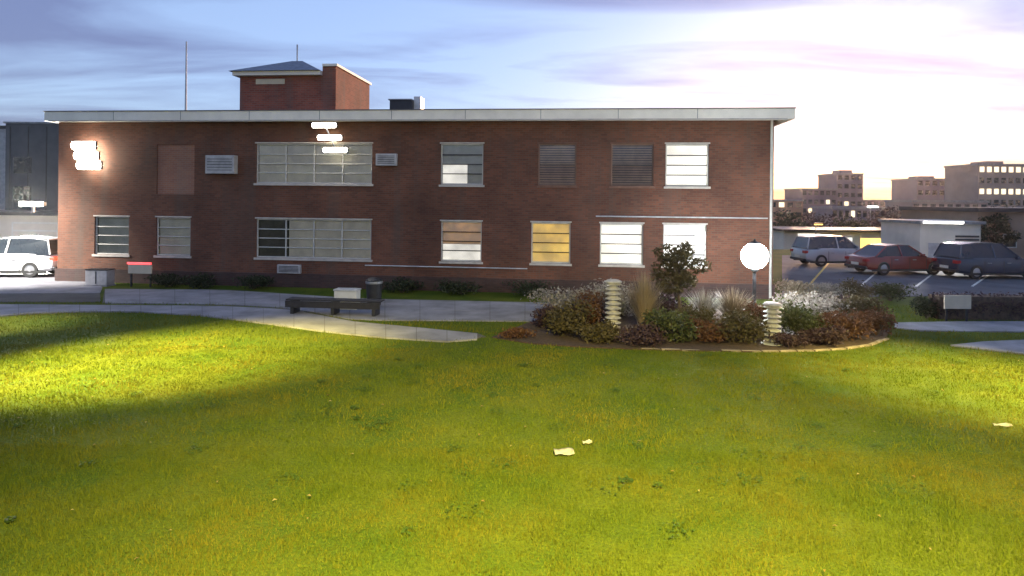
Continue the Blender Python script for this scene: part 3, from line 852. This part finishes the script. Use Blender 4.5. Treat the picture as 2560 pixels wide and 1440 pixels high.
# slatted bollards
def bollard(label, base, h, r=0.17, n=9):
    t = thing('slatted_bollard', label, 'bollard', base, 0, 'slatted bollards in the bed')
    MB().lathe([(r*1.25,-0.03),(r*1.25,0.05),(r*0.9,0.07)], n=20).build('base', M['metal_pale'], t)
    MB().lathe([(r*0.55,0.05),(r*0.55,h-0.05)], n=16).build('core', M['box_grey'], t)
    for i in range(n):
        z = 0.12+(h-0.22)*i/(n-1)
        MB().lathe([(r*0.56,z+0.035),(r,z),(r,z+0.012),(r*0.56,z+0.05)], n=20).build('louvre', M['bollard'], t)
    MB().lathe([(r*1.05,h-0.05),(r*1.08,h-0.02),(r*0.7,h+0.02),(r*0.1,h+0.03)], n=20).build('cap', M['bollard'], t)
    return t
bollard('tall pale slatted bollard among the silvery shrubs', G(1532,842), 1.45, 0.21, 11)
bollard('short pale slatted bollard right of the globe lamp', G(1930,862), 1.02, 0.21, 8)

# globe lamp on its post
gb = G(1885, 792)
gz = P(1885,640,gb.y).z
gl = thing('globe_lamp', 'brilliant white globe lamp on a short post behind the planting bed', 'lamp', gb)
MB().lathe([(0.14,-0.02),(0.14,0.06),(0.06,0.12),(0.05,gz-0.50),(0.10,gz-0.46),(0.12,gz-0.38)], n=16).build('post', M['metal_dark'], gl)
g = MB(); g.lathe([(0.40*math.sin(math.pi*max(0.02,min(0.98,i/14))), -0.40*math.cos(math.pi*i/14)) for i in range(15)], (0,0,gz), 24)
g.build('globe', M['globe'], gl, smooth=True)
MB().lathe([(0.17,gz+0.375),(0.15,gz+0.42),(0.06,gz+0.45),(0.02,gz+0.52)], n=16).build('finial', M['metal_dark'], gl)

# ------------------------------------------------------------------ things in front of the brick wall
# dark bench on the paving
bp_ = G(830,788,0.04)
bt = thing('bench', 'low dark slatted bench on the paving in front of the wide lower window', 'bench', bp_, R(-6))
for k in range(4):
    MB().box(-1.45,0.02+k*0.115,0.40, 1.45,0.02+k*0.115+0.095,0.44).build('seat_slat', M['wood_dark'], bt, bevel=0.006)
MB().box(-1.45,-0.01,0.20, 1.45,0.015,0.395).build('apron', M['wood_dark'], bt)
for x in (-1.25,0,1.25):
    MB().box(x-0.05,0.02,0.0, x+0.05,0.48,0.396).build('leg', M['metal_dark'], bt)
# white box standing behind the bench
wb = G(868,772,0.03)
t = thing('white_box', 'small white lidded box standing behind the dark bench', 'utility box', wb, R(-6))
MB().box(-0.36,-0.2,0.0, 0.36,0.2,0.58).build('body', M['sign_white'], t, bevel=0.02)
MB().box(-0.38,-0.22,0.583, 0.38,0.22,0.63).build('lid', M['metal_pale'], t, bevel=0.01)
t = thing('litter_bin', 'dark round litter bin right of the white box near the bench', 'bin', G(935,762,0.03))
MB().lathe([(0.22,0),(0.27,0.8),(0.28,0.82),(0.20,0.86),(0.05,0.9)], n=18).build('body', M['metal_dark'], t)
MB().lathe([(0.281,0.70),(0.286,0.72),(0.286,0.76),(0.281,0.78)], n=18).build('band', M['metal'], t)
# beige sign with a red lit bar near the left windows
sb = local(fu(352,1.0)[0], -1.0, 0)
zb = fz(352,684,1.0); zt = fz(352,661,1.0)
t = thing('low_sign', 'low beige sign with a red lit bar on top by the left windows', 'sign', sb, RZ)
MB().box(-0.48,-0.03,zb, 0.48,0.03,zt).build('board', M['sign_beige'], t, bevel=0.008)
MB().box(-0.52,-0.04,zt+0.004, 0.45,0.04,zt+0.075).build('light_bar', M['red_lit'], t, bevel=0.01)
for x in (-0.4,0.4): MB().box(x-0.03,0.031,-0.02, x+0.03,0.08,zt).build('post', M['metal_dark'], t)
# grey service cabinet by the left corner
sb = local(fu(252,0.9)[0], -0.9, 0)
t = thing('service_cabinet', 'grey service cabinet standing by the wall near the left corner', 'cabinet', sb, RZ)
MB().box(-0.45,-0.22,0.05, 0.45,0.22,0.62).build('body', M['box_grey'], t, bevel=0.015)
MB().box(-0.48,-0.25,-0.02, 0.48,0.25,0.047).build('plinth', M['concrete'], t)
MB().box(-0.47,-0.24,0.623, 0.47,0.24,0.655).build('lid', M['metal_dark'], t)
MB().box(-0.02,-0.232,0.10, 0.02,-0.221,0.58).build('door_seam', M['metal_dark'], t)
# small dark bushes along the plinth
labels = ['dark low bush at the wall left of the bench', 'dark low bush at the wall between the bench and the half lit window',
          'dark low bush at the wall below the half lit window', 'dark low bush at the wall below the yellow window',
          'dark low bush at the wall nearest the left pale windows', 'dark low bush at the wall, second from the left pale windows']
for x, lb, ww in zip((640,1010,1160,1330,430,520), labels, (1.8,1.5,2.0,2.2,1.7,1.4)):
    shrub(lb, local(fu(x,0.6)[0], -0.75, 0), ww, 0.62, M['leaf_dark'], 1100, 0.05, group='low bushes along the brick wall')

# ------------------------------------------------------------------ cars
def car(name, label, loc, rz, paint, kind='sedan', tail_on=False, group=None):
    """length along local x (front at +x), built from lofted sections"""
    t = thing(name, label, 'car', loc, rz, group)
    L = 2.25; W = 0.88
    top = 0.92 if kind == 'sedan' else 1.0
    st = [(-L,0.42,0.62*top/0.92,0.72),(-L+0.06,0.30,0.86*top/0.92,0.80),(-L+0.5,0.22,0.92*top/0.92,0.87),(-0.9,0.20,0.93*top/0.92,0.89),
          (0.6,0.20,0.92*top/0.92,0.89),(1.1,0.20,0.88*top/0.92,0.88),(L-0.35,0.22,0.74*top/0.92,0.84),(L-0.08,0.30,0.64*top/0.92,0.76),(L,0.40,0.54,0.66)]
    mb = MB(); n = 8
    for x, z0, z1, w in st:
        zm = z0+(z1-z0)*0.55
        mb.v += [(x,-w*0.90,z0),(x,-w,z0+0.12),(x,-w,zm),(x,-w*0.93,z1),(x,w*0.93,z1),(x,w,zm),(x,w,z0+0.12),(x,w*0.90,z0)]
    for i in range(len(st)-1):
        for j in range(n):
            mb.f.append((i*n+j, i*n+(j+1)%n, (i+1)*n+(j+1)%n, (i+1)*n+j))
    mb.f.append(tuple(range(n-1,-1,-1))); mb.f.append(tuple((len(st)-1)*n+j for j in range(n)))
    body = mb.build('body', paint, t, bevel=0.03, smooth=True)
    body.data.set_sharp_from_angle(angle=R(28))
    for sx in (-0.95,0.02,0.92):
        for s in (-1,1): MB().box(sx-0.008,s*0.893-0.006,0.30, sx+0.008,s*0.893+0.006,0.86).build('door_seam', M['rubber'], body)
    for sx in (-0.80,0.18):
        for s in (-1,1): MB().box(sx,s*0.895-0.015,0.74, sx+0.18,s*0.895+0.015,0.775).build('door_handle', M['metal'], body)
    for s in (-1,1): MB().box(-2.0,s*0.885-0.02,0.20, 2.0,s*0.885+0.012,0.30).build('side_skirt', M['rubber'], body)
    zt = 1.45 if kind == 'sedan' else 1.66
    if kind == 'sedan': cab = [(-1.75,0.90),(-1.05,zt-0.06),(-0.45,zt),(0.15,zt-0.02),(0.98,0.88)]
    else: cab = [(-2.12,0.97),(-1.92,zt-0.08),(-1.2,zt),(0.1,zt-0.02),(0.95,0.95)]
    mb = MB()
    for (x,z) in cab:
        w = 0.82 if z < 1.0 else 0.62
        mb.v += [(x,-w,z),(x,w,z)]
    k = len(cab)
    for i in range(k-1): mb.f.append((2*i,2*i+1,2*i+3,2*i+2))
    mb.f.append(tuple(2*i for i in reversed(range(k)))); mb.f.append(tuple(2*i+1 for i in range(k))); mb.f.append((0,2*k-2,2*k-1,1))
    mb.build('windows', M['car_glass'], t, bevel=0.03)
    # roof skin and pillars in body colour
    r = MB()
    for i in range(1, k-2):
        (x0,z0),(x1,z1) = cab[i], cab[i+1]
        r.add([(x0,-0.63,z0-0.02),(x0,0.63,z0-0.02),(x1,0.63,z1-0.02),(x1,-0.63,z1-0.02),(x0,-0.58,z0+0.025),(x0,0.58,z0+0.025),(x1,0.58,z1+0.025),(x1,-0.58,z1+0.025)],
              [(4,5,6,7),(0,1,5,4),(2,3,7,6),(1,2,6,5),(3,0,4,7)])
    for s in (-1,1):
        for i in (0, k-2):
            (x0,z0),(x1,z1) = cab[i], cab[i+1]
            w0 = 0.83 if z0 < 1 else 0.635; w1 = 0.83 if z1 < 1 else 0.635
            r.tube([(x0,s*w0,z0),(x1,s*w1,z1)], 0.035, 6)
        r.tube([(-0.35,s*0.83,0.93),(-0.42,s*0.635,zt-0.02)], 0.035, 6)
    r.build('roof', paint, t)
    for x in (-1.35,1.35):
        for s in (-1,1):
            tb = MB(); o = []
            prof = [(0.20,-0.10),(0.31,-0.10),(0.335,-0.06),(0.335,0.06),(0.31,0.10),(0.20,0.10)]
            nn = 20
            for rr, yy in prof:
                for j in range(nn):
                    a = 6.28319*j/nn; tb.v.append((x+rr*math.cos(a), s*0.80+yy, 0.335+rr*math.sin(a)))
            for i in range(5):
                for j in range(nn): tb.f.append((i*nn+j, i*nn+(j+1)%nn, (i+1)*nn+(j+1)%nn, (i+1)*nn+j))
            wh = tb.build('wheel', M['rubber'], t)
            rb = MB()
            for j in range(nn):
                a = 6.28319*j/nn; rb.v.append((x+0.21*math.cos(a), s*0.88, 0.335+0.21*math.sin(a)))
            rb.v.append((x, s*0.905, 0.335))
            for j in range(nn): rb.f.append((j,(j+1)%nn,nn))
            rb.build('rim', M['rim'], wh)
    for s in (-1,1):
        MB().box(-L-0.015,s*0.66-0.14,0.66*top/0.92, -L+0.20,s*0.66+0.14,0.80*top/0.92).build('tail_light', M['tail' if tail_on else 'tail_off'], t, bevel=0.02)
        MB().box(L-0.25,s*0.58-0.16,0.56, L-0.02,s*0.58+0.16,0.66).build('headlight', M['head'], t, bevel=0.02)
        MB().box(0.62,s*0.90-0.07,0.93, 0.80,s*0.90+0.09,1.05).build('mirror', paint, t, bevel=0.02)
    MB().box(-L-0.03,-0.26,0.46, -L-0.002,0.26,0.58).build('number_plate', M['sign_white'], t)
    MB().box(-L-0.05,-0.78,0.30, -L+0.12,0.78,0.44).build('bumper', M['metal_dark'], t, bevel=0.03)
    return t
# white car at the left edge, rear towards the brick corner
p = G(20, 690); car('parked_car', 'white car parked on the left driveway with a red tail light on', (p.x+0.05,p.y,0.024), R(186), M['car_white'], 'suv', True)
p = G(-160, 668); car('parked_car', 'silver car parked beyond the white car on the left driveway', (p.x-1.2,p.y+1,0.024), R(182), M['car_silver'])
for x, y, rz, pm, kd, lb in ((2090,664,4,'car_silver','suv','silver car parked in the lot just right of the brick corner'),
                        (2240,684,8,'car_red','sedan','dark red car parked in the middle of the lot'),
                        (2470,694,5,'car_dark','suv','dark blue car parked at the right edge of the lot'),
                        (2330,642,182,'car_white','sedan','white car parked at the far side of the lot')):
    p = G(x,y); car('parked_car', lb, (p.x,p.y,0.02), R(rz), M[pm], kd, False, 'cars parked in the lot')

# ------------------------------------------------------------------ left background
d = 37
a0 = P(-160,528,d); a1 = P(146,528,d)
t = thing('garage', 'low cream garage behind the white car with a bright lamp on its edge', 'garage', (a0.x,d,0))
Wd = a1.x-a0.x+2.0
gh = a0.z-0.19
MB().box(0,0,0, Wd,5,gh).build('wall', M['white_wall'], t)
MB().box(-0.2,-0.3,gh+0.003, Wd+0.2,5.2,gh+0.19).build('roof', M['metal_dark'], t)
for k in range(2):
    x0 = 1.0+k*3.4
    dr = MB().box(x0,-0.03,0.02, x0+2.7,-0.003,1.95).build('door', M['sign_white'], t)
    for j in range(4): MB().box(x0+0.1,-0.045,0.15+j*0.45, x0+2.6,-0.031,0.50+j*0.45).build('panel', M['white_wall'], dr)
lp = P(82,510,d-0.4)
t = thing('strip_lamp', 'bright white strip lamp above the edge of the cream garage', 'lamp', (lp.x,lp.y,gh+0.19))
MB().box(-0.06,-0.03,0, 0.06,0.10,lp.z-(gh+0.19)-0.1).build('bracket', M['metal'], t)
MB().box(-0.70,-0.12,lp.z-(gh+0.19)-0.10, 0.70,0.12,lp.z-(gh+0.19)+0.12).build('housing', M['metal_dark'], t)
MB().box(-0.68,-0.135,lp.z-(gh+0.19)-0.13, 0.68,-0.121,lp.z-(gh+0.19)+0.14).build('tube', M['lamp_white'], t)
spot('strip_lamp_light', (lp.x,lp.y-0.3,lp.z-0.1), (lp.x+1.2,lp.y-8,0), 9000, (1.0,0.95,0.82), 140, 0.5, 0.3)
t = thing('dark_building', 'tall dark clad building behind the garage at the left edge', 'building', (P(18,310,44).x-0.1,44,0))
zt = P(60,309,44).z
MB().box(0,0,0, 6.5,9,zt).build('wall', M['slate_wall'], t)
MB().box(-0.1,-0.1,zt+0.002, 6.6,9.1,zt+0.12).build('roof', M['metal'], t)
for k in range(5): MB().box(0.3+k*1.25,-0.03,0.3, 0.36+k*1.25,-0.002,zt-0.2).build('cladding_joint', M['metal_dark'], t)
for k in range(2): MB().box(0.6,-0.04,5.0-k*2.0, 1.8,-0.003,6.1-k*2.0).build('window', M['car_glass'], t)
t = thing('grey_building', 'pale grey building at the very left edge beyond the dark one', 'building', (P(-200,318,60).x,60,0))
zt = P(0,322,60).z
MB().box(0,0,0, P(15,322,60).x-P(-200,322,60).x,12,zt).build('wall', M['box_grey'], t)
MB().box(-0.1,-0.1,zt+0.002, P(15,322,60).x-P(-200,322,60).x+0.1,12,zt+0.3).build('roof', M['metal_dark'], t)

# ------------------------------------------------------------------ right middle ground
# clipped dark hedge with a beige sign in front
h0, h1 = G(2345,800), G(2950,800)
hd = thing('hedge', 'dark brown clipped hedge along the path at the right edge', 'hedge', h0)
HL = h1.x-h0.x
vs = leaf_cloud([(i*0.5+0.3,0.35,0.38) for i in range(int(HL/0.5))], [(0.45,0.38,0.42)]*int(HL/0.5), 9000, 0.05, shell=0.5)
vs[:,2] = np.clip(vs[:,2], 0, 0.84)
place(arr_mesh('foliage', vs, 4, M['leaf_plum']), 'foliage', hd)
MB().box(0.1,0.1,0, HL,0.6,0.70).build('twigs', M['bark'], hd)
shrub('round dark green shrub left of the beige sign by the hedge', G(2318,797), 0.85, 0.85, M['leaf_dark'], 1500, 0.045)
sp = G(2393,806)
t = thing('notice_sign', 'small blank beige sign on two posts in front of the hedge', 'sign', sp)
zb, zt = P(2393,772,sp.y).z, P(2393,738,sp.y).z
MB().box(-0.40,-0.02,zb, 0.40,0.02,zt).build('board', M['sign_beige'], t, bevel=0.006)
for x in (-0.3,0.3): MB().box(x-0.025,0.021,-0.02, x+0.025,0.06,zt-0.02).build('post', M['metal_dark'], t)
# cream garage block with lit front and tan building
d = 38
a0, a1 = P(2300,552,d), P(2452,552,d)
t = thing('cream_kiosk', 'small cream block with louvred front and lit fascia across the lot', 'building', (a0.x,d,0))
MB().box(0,0,0, a1.x-a0.x,4,a0.z-0.18).build('wall', M['white_wall'], t)
MB().box(-0.15,-0.25,a0.z-0.177, a1.x-a0.x+0.15,4.1,a0.z).build('roof', M['metal'], t)
MB().box(0.05,-0.28,a0.z-0.14, 2.4,-0.252,a0.z-0.02).build('lit_fascia', M['lamp_white'], t)
for k in range(7): MB().box(2.1,-0.05,0.35+k*0.20, 3.5,-0.003,0.46+k*0.20).build('louvre', M['metal_dark'], t)
MB().box(0.5,-0.03,0.02, 1.5,-0.003,1.2).build('door', M['box_grey'], t)
d = 41
a0, a1 = P(2444,530,d), P(2900,530,d)
t = thing('tan_building', 'tan stucco building behind the dark tree at the right edge', 'building', (a0.x,d,0))
W_ = a1.x-a0.x
MB().box(0,0,0, W_,8,a0.z).build('wall', M['tan_wall'], t)
MB().box(-0.2,-0.3,a0.z+0.002, W_+0.2,8,a0.z+0.28).build('roof', M['metal_dark'], t)
for k in range(5):
    w = MB().box(1.6+k*1.9,-0.05,0.75, 2.5+k*1.9,-0.003,1.65).build('window', M['frame'], t)
    MB().box(1.67+k*1.9,-0.058,0.82, 2.43+k*1.9,-0.051,1.58).build('pane', M['car_glass'], w)
p = G(2490,650); tree('dark leafy tree in front of the tan building', (p.x,p.y,0), 2.9, 2.3, M['leaf_dark'], 2600, 0.09, 0.30, lobes=12)
# low planting island between bed and lot
for x, y, w, h, m, lb in ((2055,742,2.0,0.7,'leaf_pale','pale grey low shrub at the edge of the lot right of the lamp'),
                          (2140,748,1.7,0.8,'leaf_olive','olive low shrub at the edge of the lot behind the bed'),
                          (2225,752,1.6,0.75,'leaf_green','green low shrub at the edge of the lot left of the round dark shrub'),
                          (1985,745,1.5,0.8,'leaf_straw','straw coloured low shrub at the foot of the brick corner')):
    shrub(lb, G(x,y), w, h, M[m], 1500, 0.05)

# lamp posts of the lot and the street
def street_lamp(label, x, y, d, m, w=0.5, ground=None):
    p = P(x,y,d); z0 = terrain_h(p.x,p.y) if ground is None else ground
    t = thing('street_lamp', label, 'street lamp', (p.x,p.y,z0), 0, 'street lamps right of the brick building')
    h = p.z-z0
    MB().tube([(0,0.5,-0.1),(0,0.5,h*0.6),(0,0.5,h+0.1)], [0.07,0.055,0.045], 8).build('pole', M['metal'], t)
    MB().tube([(0,0.5,h+0.05),(0,0.1,h+0.12)], 0.03, 6).build('arm', M['metal'], t)
    s = w*d/55.0
    MB().box(-s*0.5,-0.14,h+0.02, s*0.5,0.2,h+0.12).build('head', M['metal_dark'], t, bevel=0.02)
    MB().box(-s*0.46,-0.15,h-0.07*d/45, s*0.46,0.15,h+0.018).build('lens', m, t, bevel=0.02)
    return t
d = 64
a0, a1 = P(1960,578,d), P(2300,578,d); z0 = terrain_h(0,d)-0.6
t = thing('shop_row', 'low pale shop row with amber and white lit windows beyond the lot', 'building', (a0.x,d,z0))
H_ = a0.z-z0; W_ = a1.x-a0.x
MB().box(0,0,0, W_,7,H_).build('wall', M['white_wall'], t)
MB().box(-0.3,-0.6,H_+0.002, W_+0.3,7.2,H_+0.22).build('roof', M['metal_dark'], t)
for (x0,y0,x1,y1,m) in ((2150,596,2226,624,'lamp_amber_soft'),(2066,594,2130,610,'lit'),(1994,584,2050,594,'lit'),(2246,600,2290,622,'car_glass')):
    q0, q1 = P(x0,y1,d), P(x1,y0,d)
    w = MB().box(q0.x-a0.x-0.08,-0.05,q0.z-z0-0.08, q1.x-a0.x+0.08,-0.003,q1.z-z0+0.08).build('window', M['frame'], t)
    MB().box(q0.x-a0.x,-0.06,q0.z-z0, q1.x-a0.x,-0.051,q1.z-z0).build('pane', M[m], w)
street_lamp('high white street lamp below the city skyline', 2182, 516, 80, M['lamp_white'], 0.9)
street_lamp('amber street lamp between the shop row and the cream kiosk', 2262, 566, 60, M['lamp_amber_soft'], 0.8)
street_lamp('amber street lamp nearest the brick corner', 2046, 560, 60, M['lamp_amber_soft'], 0.7)
street_lamp('white street lamp above the cream kiosk', 2330, 540, 70, M['lamp_white'], 0.7)
spot('frontage_light', P(2188,612,d-1.2), P(2195,660,d-8), 900, (1.0,0.6,0.12), 150, 0.6, 0.3)  # spot just before the amber shop window, aimed at the ground ahead
spot('frontage_light', P(2360,558,37.2), P(2360,700,30), 900, (1.0,0.95,0.88), 150, 0.6, 0.3)  # spot just before the kiosk's lit fascia, aimed down at the lot

# ------------------------------------------------------------------ trees beyond the lot and the far town
far_trees = [(1975,528,76,7.5,5,'leaf_dark','dark tree showing just right of the brick corner'),(2045,532,78,8,7,'leaf_plum','plum dark tree beyond the lot below the left town block'),
             (2130,540,76,8,7,'leaf_dark','dark spreading tree beyond the lot below the narrow tower'),(2215,512,80,8,6,'leaf_plum','taller plum tree beyond the amber lamp'),
             (2285,545,74,7,5,'leaf_dark','low dark tree left of the cream block'),(2395,520,80,8,6,'leaf_plum','plum tree rising behind the cream block'),
             (2520,515,82,9,8,'leaf_dark','dark tree rising above the tan building roof')]
for x, y, d, h, w, m, lb in far_trees:
    p = P(x,y,d); z0 = terrain_h(p.x,p.y)
    tree(lb, (p.x,p.y,z0), p.z-z0, w, M[m], 2600, 0.20, 0.25, lobes=14, group='trees beyond the lot')

def tower(label, x0, x1, ytop, d, col, rows, cols, lit=(), cap=None, litm='lit_far', depth=14):
    a, b = P(x0,ytop,d), P(x1,ytop,d); z0 = -15.2
    t = thing('town_building', label, 'building', (a.x,d,z0), 0, 'town buildings on the skyline')
    W_ = b.x-a.x; H = a.z-z0
    wm = mat('town_wall', col, 0.85, var=0.15, scale=0.2)
    MB().box(0,0,0, W_,depth,H).build('wall', wm, t)
    MB().box(-0.2,-0.2,H+0.002, W_+0.2,depth+0.2,H+0.5).build('parapet', M['kerb'], t)
    if cap:
        c0, c1, hh = cap
        MB().box(W_*c0,2,H+0.502, W_*c1,8,H+0.5+hh).build('roof_box', wm, t)
    fh = 3.1; cw = W_/cols
    wme = MB().box(0,-0.05,0, cw*0.62,-0.004,1.5).mesh('window', M['car_glass'])
    lme = MB().box(0,-0.05,0, cw*0.62,-0.004,1.5).mesh('window', M[litm])
    for r in range(rows):
        zz = H-1.9-r*fh
        if zz < 0.5: break
        for c in range(cols):
            place(lme if (r,c) in lit or (r,'all') in lit else wme, 'window', t, loc=(cw*(c+0.19),0,zz))
    return t
M['lit_far'] = emit('far_lit_window', (1.0,0.80,0.45), 0.7)
tower('low mauve town block at the brick corner, orange evening light put into its wall colour', 1900, 2008, 502, 200, (0.34,0.20,0.14), 3, 5, {(0,2)})  # orange evening light is put into this block's wall colour
tower('mauve town block left of the narrow tower', 2004, 2092, 474, 225, (0.20,0.16,0.19), 4, 6, {(1,4),(2,1)})
tower('narrow grey tower rising on the skyline', 2092, 2158, 436, 230, (0.24,0.20,0.22), 6, 4, {(3,1)}, (0.25,0.7,1.2))
tower('long low pinkish town block between the narrow tower and the stepped block', 2150, 2310, 502, 260, (0.28,0.20,0.22), 3, 10, {(0,7),(1,3)})
tower('stepped lilac town block left of the largest building', 2292, 2400, 449, 210, (0.26,0.22,0.25), 5, 6, {(3,2),(3,3),(3,4)}, (0.15,0.5,0.8))
tower('yellow topped block squeezed behind the largest building', 2385, 2450, 452, 216, (0.42,0.28,0.14), 5, 3, {(0,1)})
tower('largest beige town building with rows of lit windows at the right edge', 2446, 2700, 413, 180, (0.34,0.27,0.24), 6, 14, {(0,'all'),(2,'all')}, (0.12,0.30,0.8))
tower('wide lilac town block low behind the lot trees', 2080, 2260, 522, 150, (0.22,0.19,0.23), 3, 12, {(0,3),(1,9)}, depth=10)
tower('wide pale town block low behind the cream kiosk', 2280, 2470, 505, 140, (0.30,0.25,0.24), 4, 9, {(1,6),(1,7)}, depth=10)

# ------------------------------------------------------------------ lawn: blades, leaves, scraps
def inside(px, py, poly):
    r = np.zeros(len(px), bool); n = len(poly); j = n-1
    for i in range(n):
        xi, yi, xj, yj = poly[i].x, poly[i].y, poly[j].x, poly[j].y
        c = ((yi > py) != (yj > py)) & (px < (xj-xi)*(py-yi)/(yj-yi+1e-12)+xi); r ^= c; j = i
    return r
def scatter(n, d0, d1):
    y = np.sqrt(rng.random(n)*(d1*d1-d0*d0)+d0*d0); x = (rng.random(n)*2-1)*(0.86*y+2.2)
    k = np.ones(n, bool)
    for p in POLY: k &= ~inside(x, y, p)
    k &= ((np.stack([x,y],1)-np.array(A))@np.array(nin)) < -0.15
    return x[k], y[k]
def blades(n, d0, d1, h, w):
    x, y = scatter(n, d0, d1); n = len(x)
    a = rng.random(n)*6.283; ln = rng.normal(size=(n,2))*h*0.45
    lump = np.sin(x*3.1+np.sin(y*2.3)*2)*np.sin(y*3.7+np.sin(x*1.9)*2)+0.6*np.sin(x*9.7+y*4.1)*np.sin(y*11.3-x*3.3)
    hh = h*(0.5+0.8*rng.random(n))*(1+0.45*np.clip(lump,-1,1.2)); ww = w*(0.6+0.8*rng.random(n))
    z = np.zeros(n)
    b0 = np.stack([x-np.cos(a)*ww, y-np.sin(a)*ww, z-0.005],1); b1 = np.stack([x+np.cos(a)*ww, y+np.sin(a)*ww, z-0.005],1)
    tp = np.stack([x+ln[:,0], y+ln[:,1], hh],1)
    return np.stack([b0,b1,tp],1).reshape(-1,3)
v = np.concatenate([blades(230000, 4.8, 9, 0.036, 0.0045), blades(155000, 9, 15, 0.042, 0.007), blades(56000, 15, 22, 0.06, 0.010)])
o = place(arr_mesh('grass', v, 3, M['blade']), 'grass')
tag(o, 'short mown grass of the lawn filling the foreground', 'grass', kind='stuff')
# fallen leaves
x, y = scatter(140, 5.0, 15)
n = len(x); a = rng.random(n)*6.283; s_ = 0.016+0.02*rng.random(n); zt = 0.05+0.02*rng.random(n)
ca, sa = np.cos(a)*s_, np.sin(a)*s_
v = np.stack([np.stack([x-ca,y-sa,zt],1), np.stack([x+sa*0.5,y-ca*0.5,zt+0.008],1), np.stack([x+ca,y+sa,zt-0.004],1), np.stack([x-sa*0.5,y+ca*0.5,zt+0.012],1)],1).reshape(-1,3)
o = place(arr_mesh('fallen_leaves', v, 4, M['fallen']), 'fallen_leaves')
tag(o, 'scattered yellow brown fallen leaves on the lawn', 'leaves', kind='stuff')
# low broadleaf weeds and clover in loose patches
vs = []
px_, py_ = scatter(150, 5.0, 15)
for cx_, cy_ in zip(px_, py_):
    k = int(rng.integers(14, 60)); rr = rng.uniform(0.06, 0.28)
    a = rng.random(k)*6.283; q = np.sqrt(rng.random(k))*rr; lx = cx_+np.cos(a)*q; ly = cy_+np.sin(a)*q
    z = 0.028+0.03*rng.random(k); b = rng.random(k)*6.283; sz = 0.010+0.014*rng.random(k)
    c_, s__ = np.cos(b)*sz, np.sin(b)*sz
    vs.append(np.stack([np.stack([lx-c_,ly-s__,z],1), np.stack([lx+s__*.7,ly-c_*.7,z+.006],1), np.stack([lx+c_,ly+s__,z+.004],1), np.stack([lx-s__*.7,ly+c_*.7,z-.002],1)],1).reshape(-1,3))
o = place(arr_mesh('clover', np.concatenate(vs), 4, M['clover']), 'clover')
tag(o, 'loose patches of darker clover and weeds in the lawn', 'weeds', kind='stuff')
def scrap(label, x, y, w, h, rz):
    p = G(x,y,0.05)
    mb = MB(); nx_, ny_ = 5, 4
    for j in range(ny_):
        for i in range(nx_):
            mb.v.append(((i/(nx_-1)-.5)*w, (j/(ny_-1)-.5)*h, 0.012*math.sin(i*1.7+j)+0.02*(j/(ny_-1))))
    for j in range(ny_-1):
        for i in range(nx_-1):
            q = j*nx_+i; mb.f.append((q,q+1,q+nx_+1,q+nx_))
    o = mb.build('paper_scrap', M['paper'], smooth=True); o.location = p; o.rotation_euler = (R(6),0,rz)
    sm = o.modifiers.new('thickness','SOLIDIFY'); sm.thickness = 0.003
    return tag(o, label, 'litter', 'paper scraps on the lawn')
scrap('crumpled pale paper scrap lying in the middle of the lawn', 1410, 1130, 0.27, 0.13, 0.1)
scrap('thin pale paper strip on the lawn near the right edge', 2506, 1063, 0.28, 0.05, -0.05)
scrap('small faded paper scrap just behind the larger one', 1468, 1106, 0.14, 0.05, 0.3)


# ------------------------------------------------------------------ evening haze
hz = MB().box(-420,-25,-17, 420,330,24).build('haze', None)
hm = bpy.data.materials.new('evening_haze'); hm.use_nodes = True
hm.node_tree.nodes.clear()
ho = hm.node_tree.nodes.new('ShaderNodeOutputMaterial'); hv = hm.node_tree.nodes.new('ShaderNodeVolumePrincipled')
hv.inputs['Color'].default_value = (0.93,0.92,0.95,1); hv.inputs['Density'].default_value = 0.0001; hv.inputs['Anisotropy'].default_value = 0.8
hm.node_tree.links.new(hv.outputs[0], ho.inputs['Volume'])
hz.data.materials.append(hm); tag(hz, 'thin evening haze filling the air', 'haze', kind='stuff')
